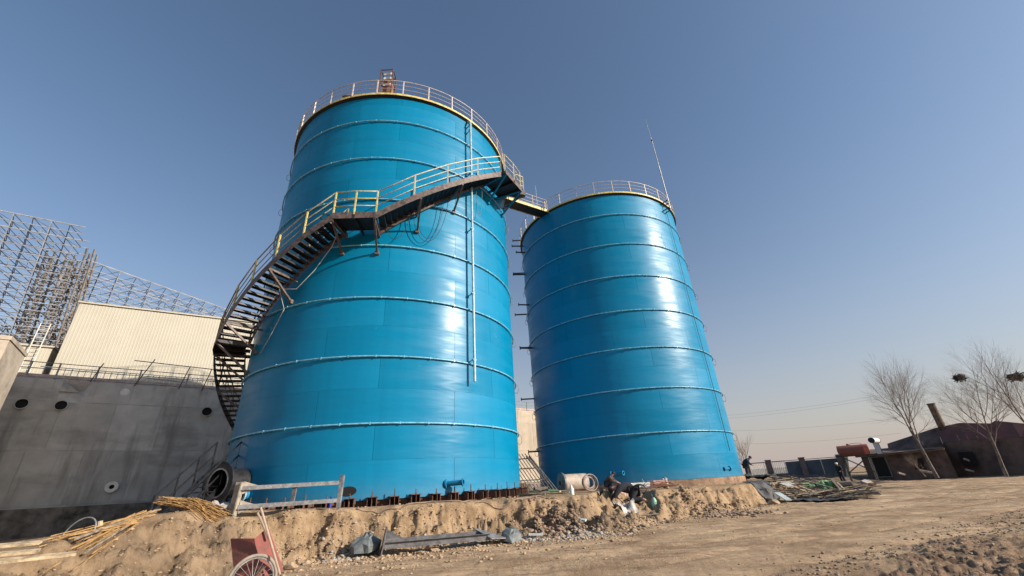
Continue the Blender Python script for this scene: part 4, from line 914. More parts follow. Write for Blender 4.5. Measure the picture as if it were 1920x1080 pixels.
# ---------------------------------------------------------------- things on and before the bank
# grey steel frame
L0 = azr(-32.1, 13.75); R0 = azr(-22.0, 14.15); L0.z = gz(L0.x, L0.y)-.1; R0.z = gz(R0.x, R0.y)-.1
t = thing('welded_barrier', 'grey welded steel barrier of posts and two rails lying upright on the bank', 'steel frame', L0)
d = (R0-L0).normalized(); lt = V(L0.x-.02, L0.y, 2.13); rt_ = V(R0.x+.03, R0.y, 2.22)
mb = MB(); mb.bar(L0-V(.08, 0, 0), lt, .20, .06, up=(0, 1, 0)); mb.bar(L0+V(.02, -.06, 0), lt+V(.09, -.06, 0), .03, .12, up=(0, 1, 0)); mb.build('post', mat('dusty_grey_paint', (.30, .265, .215), .7, 0, .2, 6), t)
mb = MB(); mb.bar(R0, rt_, .10, .10); mb.build('post', GREYST, t)
for zl, zr, k in ((1.98, 2.02, 0), (1.55, 1.56, 1)):
    a = V(L0.x+.05, L0.y-.02, zl); b = V(R0.x-.05, R0.y-.02, zr); mb = MB(); mb.bar(a, b, .06, .10); mb.bar(a+V(0, -.04, -.045), b+V(0, -.04, -.045), .10, .012); mb.build('rail', GREYP, t)
mb = MB(); a = V(L0.x, L0.y, 1.99).lerp(V(R0.x, R0.y, 2.02), .52); mb.bar(a, a-V(.02, 0, .45), .10, .05); mb.build('post', GREYP, t)
for z in (2.0, 1.56):
    mb = MB(); a = V(L0.x+.08, L0.y, z); mb.add([a+V(0, -.01, .14), a+V(0, -.01, -.16), a+d*.38+V(0, -.01, .0), a+V(0, .02, .14), a+V(0, .02, -.16), a+d*.38+V(0, .02, .0)], [(0, 1, 2), (5, 4, 3), (0, 3, 4, 1), (1, 4, 5, 2), (2, 5, 3, 0)]); mb.build('gusset', mat('dusty_grey_paint', (.4, .4, .4)), t)
# black access steps leaning by the left tank
a = azr(-37.9, 16.2, 1.0); b = azr(-34.0, 19.2, 2.75)
t = thing('access_steps', 'black steel access steps with handrails leaning in the shade by the left tank', 'steps', a)
ud = V(0, 0, 1); sd_ = (b-a).cross(ud).normalized()
for s in (-.4, .4):
    mb = MB(); mb.bar(a+sd_*s, b+sd_*s, .05, .18); mb.build('stringer', BLACKST, t)
    for h in (.5, .95):
        mb = MB(); mb.tube([a+sd_*s+V(0, 0, h), b+sd_*s+V(0, 0, h)], .028, 6); mb.build('handrail', BLACKST, t, True)
    for q in (0, .33, .66, 1):
        mb = MB(); p = a.lerp(b, q)+sd_*s; mb.bar(p, p+V(0, 0, .97), .04); mb.build('rail_post', BLACKST, t)
for i in range(11):
    mb = MB(); p = a.lerp(b, (i+.5)/11); mb.box(p, (.24, .8, .035), Matrix((V(sd_.y, -sd_.x, 0), sd_, ud)).transposed()); mb.build('tread', BLACKST, t)
mb = MB(); mb.bar(b-V(0, 0, .1)+sd_*.3, V(b.x, b.y, 1.0)+sd_*.3, .07); mb.bar(b-V(0, 0, .1)-sd_*.3, V(b.x, b.y, 1.0)-sd_*.3, .07); mb.build('support', BLACKST, t)
# cable stay / black pipe beside
# reeds and poles on the mound
random.seed(21)
mb = MB()
for i in range(260):
    a = azr(-38.6+random.gauss(0, .35), 13.3+random.gauss(0, .22)); b = azr(-33.3+random.gauss(0, .5), 13.6+random.gauss(0, .2)); s = random.uniform(.0, .5); e = random.uniform(.55, 1.05)
    p, q = a.lerp(b, s), a.lerp(b, e); p.z = gz(p.x, p.y)+.05+random.random()*.16+(.16*(1-s)**2); q.z = gz(q.x, q.y)+.03+random.random()*.08; m_ = p.lerp(q, .5)+V(0, 0, .05)
    mb.tube([p, m_, q], .008, 3, cap=False)
tag(mb.build('reed_bundle', REED, None), 'bundle of dry orange reeds dumped on the earth mound by the access steps', 'reeds', kind='stuff')
mb = MB()
for i in range(45):
    a = azr(-39+random.gauss(0, .5), 13.0+random.gauss(0, .2)); b = azr(-44.5+random.gauss(0, .8), 11.6+random.gauss(0, .3)); p = a.lerp(b, random.random()*.3); q = a.lerp(b, random.uniform(.6, 1.1))
    p.z = gz(p.x, p.y)+.04+random.random()*.1; q.z = gz(q.x, q.y)+.03+random.random()*.08; mb.tube([p, q], .010, 3, cap=False)
tag(mb.build('straw', REED, None), 'loose straw trailing down the left side of the earth mound', 'straw', kind='stuff')
def pole(p, q, r, m, label, name='wooden_pole', cat='pole'):
    p, q = Vector(p), Vector(q); mb = MB(); mb.tube([p, p.lerp(q, .5)+V(0, 0, .01), q], [r, r*.92, r*.8], 8); return tag(mb.build(name, m, None, True), label, cat)
def G(az, r, dz=.05): p = azr(az, r); return onground(p.x, p.y, dz)
pole(G(-38.5, 13.2, .1), G(-44, 11.5, .08), .028, OLDW, 'long pale pole lying down the left slope of the mound')
pole(G(-39.2, 12.9, .08), G(-43, 11.3, .06), .022, OLDW, 'shorter pale pole lying under the long one on the mound')
pole(G(-42.3, 12.2, .0), G(-42.6, 12.15, .30), .05, WOOD, 'short wooden stub standing up beside the pale poles', 'wooden_stub', 'stub')
mb = MB(); c = G(-43.8, 12.1, .05); mb.tube([c+V(.28*math.cos(w), .1*math.sin(w), .28*math.sin(w)) for w in [i*PI/12 for i in range(24)]], .014, 5, closed=True); tag(mb.build('wire_hoop', GREYST, None, 'all'), 'thin grey wire hoop standing in the shade below the mound', 'hoop')
for az, r, s, lb in ((-34.2, 13.9, .13, 'small crumpled white bag at the right end of the reeds'), (-33.2, 14.0, .16, 'long folded white sheet scrap beside the black access pipe')):
    c = G(az, r, .06); mb = MB(); mb.lathe([(0, -.05), (s, -.03), (s*.9, .04), (s*.4, .10), (0, .12)], 9, org=c); mb.v = [(x+random.uniform(-.03, .03), y+random.uniform(-.03, .03), z+random.uniform(-.02, .03)) for x, y, z in mb.v]; tag(mb.build('white_scrap', PLAST, None), lb, 'scrap')
# tipped hand cart with a spoked wheel
wc = azr(-29.4, 8.25, .60)
t = thing('hand_cart', 'tipped red hand cart with a spoked bicycle wheel at the lower left', 'hand cart', V(wc.x, wc.y, .25))
wxv = azr(-29.4+78, 1).normalized(); mb = MB(); wr = .31
mb.tube([wc+wxv*wr*math.cos(w)+V(0, 0, wr*math.sin(w)) for w in [i*PI/18 for i in range(36)]], .022, 8, closed=True); wh = mb.build('wheel', mat('dusty_tyre', (.30, .26, .21), .9), t, 'all')
mb = MB(); mb.tube([wc+wxv*(wr-.035)*math.cos(w)+V(0, 0, (wr-.035)*math.sin(w)) for w in [i*PI/18 for i in range(36)]], .012, 6, closed=True)
for i in range(20): w = i*PI/10; mb.tube([wc, wc+wxv*(wr-.04)*math.cos(w+.15)+V(0, 0, (wr-.04)*math.sin(w+.15))], .004, 4)
hub_d = V(-wxv.y, wxv.x, 0); mb.tube([wc-hub_d*.06, wc+hub_d*.06], .03, 8); mb.build('rim_and_spokes', GREYST, wh, True)
bp_ = azr(-28.6, 8.5, 0); tr_ = [atr(x, y, r) for x, y, r in ((477, 1010, 8.55), (503, 988, 8.65), (533, 1072, 8.45), (490, 1084, 8.3), )]
nrm = (tr_[1]-tr_[0]).cross(tr_[3]-tr_[0]).normalized(); 
mb = MB(); mb.add(tr_+[p+nrm*.04 for p in tr_], [(0, 1, 2, 3), (7, 6, 5, 4), (0, 4, 5, 1), (1, 5, 6, 2), (2, 6, 7, 3), (3, 7, 4, 0)]); mb.build('tray', REDP, t)
trb = [atr(x, y, r) for x, y, r in ((477, 1010, 8.55), (490, 1084, 8.3), (440, 1086, 8.6), (432, 1010, 8.9))]
mb = MB(); mb.add(trb+[p+V(.0, .04, 0) for p in trb], [(0, 1, 2, 3), (7, 6, 5, 4), (0, 4, 5, 1), (1, 5, 6, 2), (2, 6, 7, 3), (3, 7, 4, 0)]); mb.build('tray', REDP, t)
for (x0, y0, r0, x1, y1, r1) in ((489, 952, 8.45, 525, 1078, 8.1), (483, 962, 8.7, 505, 1010, 8.5)):
    mb = MB(); mb.tube([atr(x0, y0, r0), atr(x1, y1, r1)], .017, 8); mb.build('handle', mat('worn_handle_wood', (.38, .29, .22), .8), t, True)
mb = MB(); mb.bar(wc-hub_d*.05, tr_[3]+V(0, .02, .15), .03); mb.bar(wc, V(wc.x+.1, wc.y+.1, .3), .03); mb.build('axle_stay', RUST, t)
# boards, sheets and sacks in the lower left corner
def slab(name, p, size, rz, m, label, cat, rx=0, ry=0, sub=None):
    mb = MB(); mb.box((0, 0, 0), size); me = mb.mesh(name, m); o = bpy.data.objects.new(name, me); COL.objects.link(o); o.location = p; o.rotation_euler = (rx, ry, rz); return tag(o, label, cat)
def sheet(name, c, w, h, rz, m, label, cat, amp=.08, seed=1, n=18, lift=.05, tilt=0.0):
    mb = MB(); vs = []; ca, sa = math.cos(rz), math.sin(rz)
    for i in range(n+1):
        for j in range(n+1):
            u = (i/n-.5)*w*(1+.1*math.sin(j*.9+seed)); v = (j/n-.5)*h*(1+.1*math.sin(i*1.1+seed)); x = c[0]+u*ca-v*sa; y = c[1]+u*sa+v*ca; vs.append([x, y, 0])
    P = np.array(vs); Z = ground_z(P[:, 0], P[:, 1])[0]+lift+amp*(fbm(P[:, 0]*2.5+seed*7, P[:, 1]*2.5, 4, seed)-.3)*1.6; P[:, 2] = Z
    vs = [tuple(p) for p in P]+[tuple(p-np.array([0, 0, .02])) for p in P]; k = n+1; N_ = k*k
    fs = [(i*k+j, (i+1)*k+j, (i+1)*k+j+1, i*k+j+1) for i in range(n) for j in range(n)]; fs += [tuple(q+N_ for q in f[::-1]) for f in fs]
    mb.add(vs, fs); return tag(mb.build(name, m, None, 'all'), label, cat)
def sack(p, sx, sy, sz, rz, m, label, seed):
    bm = bmesh.new(); bmesh.ops.create_cube(bm, size=1); bmesh.ops.subdivide_edges(bm, edges=bm.edges[:], cuts=5, use_grid_fill=True)
    for v in bm.verts:
        c = v.co; k = 1-.45*(abs(c.x)*2)**3*.8; c.z *= k; c.y *= 1-.12*(abs(c.x)*2)**4; L = max(abs(c.x), abs(c.y), abs(c.z)); q = c.normalized()*L*1.25; c[:] = c.lerp(q, .45)
        c.z += .05*math.sin(c.x*9+seed)+.03*math.sin(c.y*13+seed*2); c.x += .03*math.sin(c.y*8+seed)
    me = bpy.data.meshes.new('sack'); bm.to_mesh(me); bm.free(); me.materials.append(m); me.polygons.foreach_set('use_smooth', [True]*len(me.polygons))
    o = bpy.data.objects.new('sack', me); COL.objects.link(o); o.location = p; o.scale = (sx, sy, sz); o.rotation_euler = (random.uniform(-.15, .15), random.uniform(-.15, .15), rz); return tag(o, label, 'sack', 'sacks and sheets in the lower left corner')
sheet('cloth_sheet', azr(-42, 7.3), 2.4, 1.3, .4, PINK, 'dusty pink crumpled sheet spread on the earth in the lower left corner', 'sheet', .25, 3, 26, .06)
sack(G(-41, 8.3, .18), .85, .5, .36, .5, PLAST, 'pale sack lying nearest the basin wall above the pink sheet', 1)
sack(G(-37.5, 8.0, .16), .8, .5, .32, 1.1, PINK, 'dusty pink sack lying between the pink sheet and the hand cart', 2)
sack(G(-34.5, 8.6, .18), .8, .48, .34, .1, mat('tan_sack', (.48, .38, .26), .9, 0, .15, 4), 'tan sack lying beside the wheel of the hand cart', 3)
for i, (x, y, r, rz, L, lb) in enumerate(((15, 1022, 9.2, .5, .9, 'pale board end poking out at the left edge, the upper one'), (14, 1038, 8.8, .6, .8, 'pale board end poking out at the left edge, the lower one'), (25, 1050, 8.2, .85, 1.5, 'wide pale plank slanting above the pink sheet'))):
    p = atr(x, y, r); p.z = max(p.z, gz(p.x, p.y)+.05); slab('board', p, (L*.7, .11, .03), rz, WOOD, lb, 'board', .2)
# dumped steel trough at the foot of the bank
a = G(-16.6, 12.75, .16); b = G(-4.6, 13.15, .13); dd = (b-a).normalized(); sv = dd.cross(V(0, 0, 1)).normalized()
t = thing('steel_trough', 'long grey folded steel trough lying at the foot of the bank', 'trough', a)
mb = MB(); mb.bar(a, b, .30, .012); mb.bar(a+sv*.15+V(0, 0, .07), b+sv*.15+V(0, 0, .07), .012, .15); mb.bar(a-sv*.15+V(0, 0, .10), b-sv*.15+V(0, 0, .10), .012, .2); mb.bar(a+sv*.19+V(0, 0, .145), b+sv*.19+V(0, 0, .145), .07, .01); mb.build('channel', GREYP, t)
mb = MB(); q = a-dd*.02; mb.box(q+V(0, 0, .18), (.03, .62, .60), Matrix((dd, sv, V(0, 0, 1))).transposed()@Matrix.Rotation(.18, 3, 'Y')); mb.build('end_plate', GREYP, t)
mb = MB(); mb.add([a+dd*.02+V(0, 0, .42)-sv*.25, a+dd*.55+V(0, 0, .15)-sv*.15, a+dd*.02-sv*.25, a+dd*.02+V(0, 0, .42)-sv*.23, a+dd*.55+V(0, 0, .15)-sv*.13, a+dd*.02-sv*.23], [(0, 1, 2), (5, 4, 3), (0, 3, 4, 1), (1, 4, 5, 2), (2, 5, 3, 0)]); mb.build('side_gusset', GREYP, t)
mb = MB(); mb.add([b+V(0, 0, .02)+sv*.3, b+dd*.45+sv*.25, b+dd*.25-sv*.3+V(0, 0, .04), b-dd*.4-sv*.3+V(0, 0, .28), b+V(0, 0, .04)+sv*.3, b+dd*.45+sv*.25+V(0, 0, .02), b+dd*.25-sv*.3+V(0, 0, .06), b-dd*.4-sv*.3+V(0, 0, .30)], [(0, 1, 2, 3), (7, 6, 5, 4), (0, 4, 5, 1), (1, 5, 6, 2), (2, 6, 7, 3), (3, 7, 4, 0)]); mb.build('bent_flap', GREYST, t)
mb = MB(); c = G(-18.6, 12.9, .14); mb.lathe([(0, -.12), (.34, -.1), (.32, .1), (.2, .26), (.05, .32), (0, .3)], 11, org=c); mb.v = [(x+random.uniform(-.07, .07), y+random.uniform(-.07, .07), z+random.uniform(-.05, .06)) for x, y, z in mb.v]; tag(mb.build('grey_sack_heap', BLUEG, None), 'dark grey crumpled cloth bundle left of the trough end plate', 'bundle')
mb = MB(); c = G(-2.0, 13.25, .12); mb.lathe([(0, -.1), (.28, -.08), (.26, .1), (.14, .2), (0, .18)], 11, org=c); mb.v = [(x+random.uniform(-.06, .06), y+random.uniform(-.06, .06), z+random.uniform(-.05, .05)) for x, y, z in mb.v]; tag(mb.build('cloth_bundle', BLUEG, None), 'blue grey crumpled plastic bundle just past the right end of the trough', 'bundle')
slab('pale_strip', G(1.0, 13.9, .12), (.42, .12, .05), .1, PALEB, 'short pale green grey strip lying among the gravel before the gap', 'strip', 0, .05)
slab('pale_strip', G(6.4, 14.9, .12), (.40, .14, .05), -.5, PALEB, 'short pale grey strip lying on top of the dark rubble', 'strip', .2, .1)
# hose along the bank edge
hp = []
for i in range(40):
    a = -20+i*.62; r = float(np.interp(a, AZK, TOP))+.18+.12*math.sin(i*.6); p = azr(a, r); hp.append(onground(p.x, p.y, .03+(.0 if i % 7 else .02)))
mb = MB(); mb.tube(hp, .022, 6); tag(mb.build('hose', mat('dusty_brown_hose', (.24, .17, .12), .8), None, 'all'), 'dusty brown hose snaking along the edge of the bank before the left tank', 'hose')
mb = MB(); p = cyl(C1, 5, TR+.75, 1.33); mb.tube([p, p+V(0, 0, .26)], .045, 10); mb.tube([p+V(0, 0, .26), p+V(0, 0, .34)], .028, 8); tag(mb.build('spray_can', mat('deep_blue_can', (.02, .03, .30), .4), None, True), 'small deep blue can standing on the bank just right of the grey barrier', 'can')
# flat black soot mark on the shell above the brackets, no opening
mb = MB(); c = cyl(C1, 7.5, TR+.012, 1.80); u = rad(7.5); mb.lathe([(0, .0), (.26, .0), (.24, -.03)], 20, u, c); mb.v = [(x, y, c.z+(z-c.z)*.55) for x, y, z in mb.v]; mb.build('soot_mark', HOLE, t1, True)
# ---------------------------------------------------------------- gap between the tanks
base = azr(1.0, 22.3); bz = gz(base.x, base.y)
t = thing('leaning_rack', 'dark steel barred rack leaning in the gap between the two tanks', 'rack', V(base.x, base.y, bz))
xr = azr(91, 1); foot = azr(1.7, 22.0, bz+.02); head = azr(-1.0, 22.8, bz+1.75)
for i in range(10):
    mb = MB(); o_ = xr*(-.75+i*.16); mb.tube([foot+o_+V(.15, 0, 0), head+o_+V(0, 0, .12)], .022, 5); mb.build('rack_bar', DARKST, t)
for s in (.02, .35, .66, .93):
    mb = MB(); p = foot.lerp(head, s); mb.bar(p-xr*.8, p+xr*.72, .06, .05); mb.build('rack_rail', RUST if s != .35 else OLDW, t)
for s_ in (.80, .94):
    mb = MB(); mb.bar(foot+xr*s_, head+xr*(s_-.2), .05, .09); mb.build('side_rail', GREYP, t)
slab('plank', azr(.4, 21.0, bz+.5), (1.2, .12, .05), .1, WOOD, 'pale plank propped across the front of the barred rack, upper one', 'plank', 0, .1)
slab('plank', azr(.2, 20.9, bz+.18), (1.1, .16, .06), -.2, WOOD, 'pale plank lying low before the barred rack', 'plank', 0, .1)
slab('wooden_crate', azr(2.0, 21.2, bz+.15), (.6, .4, .3), .2, OLDW, 'weathered box lying at the foot of the barred rack', 'box')
mb = MB(); c = azr(2.9, 21.8, bz+.12); mb.tube([c, c+V(.5, .1, -.03)], [.08, .05], 8); tag(mb.build('green_bottle', mat('bottle_green', (.05, .16, .08), .3), None, True), 'green bottle lying between the rack and the steel drum', 'bottle')
for i, (a0, r0, a1, r1, w, m, lb) in enumerate(((-1.5, 19.2, 2.6, 18.4, .16, OLDW, 'long weathered board lying on the bank before the rack'), (.5, 18.6, 5.5, 18.3, .12, WOOD, 'pale board lying on the bank before the steel drum'), (2.0, 19.3, 8.8, 19.7, .14, OLDW, 'weathered board bridging toward the pit'), (3.2, 18.0, 4.4, 17.7, .10, WOOD, 'short pale board at the very edge of the bank'))):
    p, q = G(a0, r0, .06+.03*i), G(a1, r1, .06+.03*i); mb = MB(); mb.bar(p, q, w, .04); tag(mb.build('board', m, None), lb, 'board')
# steel drum section
dc = azr(6.1, 20.6, 0); dzb = gz(dc.x, dc.y); dr = .36; ax_ = azr(91, 1).normalized(); ax_ = (ax_+V(0, .42, 0)).normalized(); c0 = V(dc.x, dc.y, dzb+dr+.03)
t = thing('steel_drum', 'large dusty steel cylinder lying on its side between the tanks', 'cylinder', V(dc.x, dc.y, dzb))
mb = MB(); mb.lathe([(dr, -.52), (dr, .62), (0, .62)], 32, ax_, c0); mb.build('drum_body', mat('dusty_pinkish_steel', (.40, .33, .27), .7, .1, .15, 4), t, True)
mb = MB(); mb.lathe([(.12, -.60), (dr+.07, -.60), (dr+.07, -.52), (dr*.9, -.52)], 32, ax_, c0); mb.lathe([(0, -.53), (.14, -.53)], 24, ax_, c0, mi=1); f_ = mb.build('end_flange', [GREYP, HOLE], t, True)
mb = MB(); mb.lathe([(.12, -.66), (.145, -.66), (.145, -.60)], 24, ax_, c0); mb.build('bore_collar', GREYST, f_, True)
# hose coil before the drum
random.seed(31); mb = MB(); c = azr(8.1, 19.6); cz = gz(c.x, c.y)
for k in range(12):
    r = random.uniform(.20, .34); off = V(random.uniform(-.04, .04), random.uniform(-.08, .08), 0); tl = random.uniform(-.3, .3)
    mb.tube([V(c.x, c.y, cz+.36)+off+V(r*math.cos(w), r*.25*math.sin(w+tl)+.1*math.cos(w), r*math.sin(w)) for w in [i*PI/12 for i in range(24)]], .014, 5, closed=True)
tag(mb.build('hose_coil', mat('pale_dusty_hose', (.36, .28, .23), .7), None, 'all'), 'tangled coil of pale hose leaning on the right end of the steel drum', 'hose')
p = G(9.4, 19.2, -.2); slab('short_post', p+V(0, 0, .15), (.16, .12, 1.0), 0, BLACKST, 'short dark steel post standing at the edge of the pit', 'post')
mb = MB(); mb.lathe([(0, 0), (.08, 0), (.085, .2), (.04, .27), (.035, .33), (0, .33)], 12, org=G(5.8, 17.3, .02)); tag(mb.build('white_bottle', WHITEB, None, True), 'small white bottle standing on the bank before the steel drum', 'bottle')
# ---------------------------------------------------------------- people
def skin_obj(name, J, E, m, parent, lvl=1, org=None):
    me = bpy.data.meshes.new(name); o = bpy.data.objects.new(name, me); COL.objects.link(o); names = list(J)
    off = wloc(parent); me.from_pydata([tuple(Vector(J[k][0])) for k in names], [(names.index(a), names.index(b)) for a, b in E], [])
    o.parent = parent; md = o.modifiers.new('skin', 'SKIN'); md.use_smooth_shade = True
    for i, k in enumerate(names):
        r = J[k][1]; sv_ = me.skin_vertices[0].data[i]; sv_.radius = (r, r) if not isinstance(r, tuple) else r; sv_.use_root = (i == 0)
    s = o.modifiers.new('sub', 'SUBSURF'); s.levels = lvl; s.render_levels = lvl; me.materials.append(m); return o
def person(label, loc, rz, pose, top=CLOTHD, bot=CLOTHD, cap=None, boots=BOOT, s=1.0):
    t = thing('person', label, 'person', loc); t.rotation_euler = (0, 0, rz); t.scale = (s, s, s)
    P = pose; J = dict(pelvis=(P['pelvis'], .13), waist=(P['waist'], .125), chest=(P['chest'], .16), neck=(P['neck'], .06), head=(P['head'], .095), crown=(P['crown'], .08),
        hl=(P['hl'], .10), kl=(P['kl'], .065), al=(P['al'], .045), tl=(P['tl'], .04), hr=(P['hr'], .10), kr=(P['kr'], .065), ar=(P['ar'], .045), tr=(P['tr'], .04),
        sl=(P['sl'], .07), el=(P['el'], .045), wl=(P['wl'], .032), fl=(P['fl'], .03), sr=(P['sr'], .07), er=(P['er'], .045), wr=(P['wr'], .032), fr=(P['fr'], .03))
    E = [('pelvis', 'waist'), ('waist', 'chest'), ('chest', 'neck'), ('neck', 'head'), ('head', 'crown'), ('pelvis', 'hl'), ('hl', 'kl'), ('kl', 'al'), ('al', 'tl'), ('pelvis', 'hr'), ('hr', 'kr'), ('kr', 'ar'), ('ar', 'tr'),
        ('chest', 'sl'), ('sl', 'el'), ('el', 'wl'), ('wl', 'fl'), ('chest', 'sr'), ('sr', 'er'), ('er', 'wr'), ('wr', 'fr')]
    body = skin_obj('body', J, E, SKIN, t)
    g = lambda k, r: (P[k], r)
    skin_obj('jacket', dict(chest=g('chest', .24), waist=g('waist', .21), pelvis=g('pelvis', .20), neck=g('neck', .09), sl=g('sl', .115), el=g('el', .085), wl=g('wl', .06), sr=g('sr', .115), er=g('er', .085), wr=g('wr', .06)),
        [('chest', 'waist'), ('waist', 'pelvis'), ('chest', 'neck'), ('chest', 'sl'), ('sl', 'el'), ('el', 'wl'), ('chest', 'sr'), ('sr', 'er'), ('er', 'wr')], top, t)
    skin_obj('trousers', dict(pelvis=g('pelvis', .19), hl=g('hl', .14), kl=g('kl', .11), al=g('al', .08), hr=g('hr', .14), kr=g('kr', .11), ar=g('ar', .08)), [('pelvis', 'hl'), ('hl', 'kl'), ('kl', 'al'), ('pelvis', 'hr'), ('hr', 'kr'), ('kr', 'ar')], bot, t)
    for sd in 'lr':
        A_, T_ = Vector(P['a'+sd]), Vector(P['t'+sd]); d = (T_-A_)
        skin_obj('boot', dict(a=(A_-d*.15, .07), m=(A_+d*.5, .055), t=(T_+d*.15, .05)), [('a', 'm'), ('m', 't')], boots, t)
        W_, F_ = Vector(P['w'+sd]), Vector(P['f'+sd]); d = (F_-W_); L = .10; d.normalize(); sidev = d.cross(V(0, 0, 1)); sidev = sidev.normalized() if sidev.length > .1 else V(1, 0, 0)
        mb = MB()
        for q in range(4): o_ = sidev*(-.03+.02*q); mb.tube([F_+o_-d*.02, F_+o_+d*.035, F_+o_+d*(.06+.012*(q in (1, 2)))-V(0, 0, .015)], [.0095, .009, .007], 5)
        mb.tube([W_+sidev*.035+d*.02, W_+sidev*.06+d*.05, W_+sidev*.055+d*.075], [.011, .01, .008], 5); mb_ = mb.mesh('fingers', SKIN, 'all'); o = bpy.data.objects.new('fingers', mb_); COL.objects.link(o); o.parent = body
    H_ = Vector(P['head']); Cn = Vector(P['crown']); d = (Cn-H_).normalized(); fv = Vector(P.get('face', (0, -1, 0))).normalized()
    mb = MB(); c = H_+d*.045; mb.lathe([(.112, -.03), (.118, .02), (.10, .075), (.06, .105), (0, .115)], 14, d, c); mb.bar(c+fv*.09+d*.0, c+fv*.165, .16, .015); me = mb.mesh('cap' if cap else 'hair', cap or mat('dark_hair', (.012, .010, .009), .8), 'all'); o = bpy.data.objects.new('cap' if cap else 'hair', me); COL.objects.link(o); o.parent = t
    rt = fv.cross(d).normalized(); mb = MB(); mb.box(H_+fv*.105-d*.005, (.028, .03, .035)); mb.bar(H_+fv*.098-d*.045-rt*.024, H_+fv*.098-d*.045+rt*.024, .012, .01)
    for s_ in (-1, 1): mb.box(H_+fv*.096+rt*.036*s_+d*.025, (.02, .02, .012)); mb.box(H_+rt*.105*s_, (.02, .03, .045))
    me = mb.mesh('face_features', mat('skin_shadow', (.25, .12, .09), .7)); o = bpy.data.objects.new('face_features', me); COL.objects.link(o); o.parent = body
    return t
CROUCH = dict(pelvis=(0, .12, .32), waist=(0, .02, .50), chest=(0, -.16, .66), neck=(0, -.26, .80), head=(0, -.34, .88), crown=(0, -.40, .98), face=(0, -.8, -.5),
    hl=(-.12, .08, .34), kl=(-.2, -.32, .42), al=(-.18, -.12, .08), tl=(-.2, -.30, .03), hr=(.12, .08, .34), kr=(.22, -.22, .16), ar=(.18, .18, .07), tr=(.18, .30, .02),
    sl=(-.2, -.16, .68), el=(-.26, -.36, .50), wl=(-.12, -.58, .42), fl=(-.08, -.66, .40), sr=(.2, -.16, .68), er=(.26, -.34, .48), wr=(.10, -.58, .38), fr=(.06, -.66, .36))
KNEEL = dict(pelvis=(0, .18, .42), waist=(0, -.02, .50), chest=(0, -.30, .50), neck=(0, -.46, .50), head=(0, -.56, .46), crown=(0, -.66, .44), face=(0, -.4, -.9),
    hl=(-.12, .18, .38), kl=(-.16, .06, .07), al=(-.14, .48, .09), tl=(-.14, .52, -.02), hr=(.12, .18, .38), kr=(.18, .02, .07), ar=(.16, .46, .10), tr=(.16, .50, -.02),
    sl=(-.2, -.32, .48), el=(-.26, -.46, .26), wl=(-.2, -.66, .10), fl=(-.18, -.74, .06), sr=(.2, -.32, .48), er=(.28, -.50, .28), wr=(.22, -.70, .10), fr=(.2, -.78, .06))
STAND = dict(pelvis=(0, .02, .92), waist=(0, .0, 1.08), chest=(0, -.03, 1.32), neck=(0, -.06, 1.48), head=(0, -.09, 1.59), crown=(0, -.10, 1.69), face=(0, -1, -.1),
    hl=(-.10, .02, .88), kl=(-.12, -.02, .48), al=(-.13, .04, .09), tl=(-.14, -.12, .04), hr=(.10, .02, .88), kr=(.14, -.04, .48), ar=(.16, .03, .09), tr=(.18, -.13, .04),
    sl=(-.19, -.03, 1.38), el=(-.25, .02, 1.12), wl=(-.20, -.16, .95), fl=(-.17, -.24, .94), sr=(.19, -.03, 1.38), er=(.26, .0, 1.12), wr=(.22, -.18, .98), fr=(.19, -.26, .97))
STOOP = dict(STAND); STOOP.update(chest=(0, -.22, 1.22), neck=(0, -.36, 1.32), head=(0, -.44, 1.38), crown=(0, -.50, 1.46), face=(0, -.8, -.5), sl=(-.19, -.22, 1.26), el=(-.24, -.30, 1.0), wl=(-.16, -.46, .86), fl=(-.14, -.54, .84), sr=(.19, -.22, 1.26), er=(.24, -.30, 1.0), wr=(.16, -.46, .86), fr=(.14, -.54, .84))
p = G(10.4, 21.4, .0); person('crouching worker in dusty brown clothes beside the bright welding arc', p, R_(62), CROUCH, mat('dusty_brown_jacket', (.085, .062, .048), .95, 0, .4, 9), CLOTHD, s=.74)
p = G(12.6, 19.1, .14); person('kneeling worker in black clothes bent low in the pit, tan soles showing', p, R_(-95), KNEEL, CLOTHD, CLOTHD, CLOTHD, BOOT, 1.12)
p = azr(25.95, 33.5); p = onground(p.x, p.y, .2); person('worker in dark clothes stooping just past the right edge of the right tank', p, R_(60), STOOP, CLOTHB, CLOTHD, CLOTHB, CLOTHD, .85)
p = azr(34.4, 44.5); p = onground(p.x, p.y, -.1); person('worker in dark clothes and pale cap standing by the timber prop', p, R_(-70), STAND, CLOTHD, CLOTHD, WHITEB, CLOTHD, .85)
# arc light
c = azr(13.0-.85, 20.9, 0); c.z = 1.42; mb = MB(); mb.lathe([(0, -.05), (.05, -.02), (.05, .02), (0, .05)], 10, org=c); o = mb.build('welding_arc', SPARK, None); tag(o, 'bright white and violet welding arc at the base of the right tank', 'welding arc')
lo = bpy.data.lights.new('arc_light', 'POINT'); lo.energy = 9; lo.color = (.75, .6, 1); lo.shadow_soft_size = .05; lb_ = bpy.data.objects.new('arc_light', lo); COL.objects.link(lb_); lb_.location = c+V(0, -.15, .1)
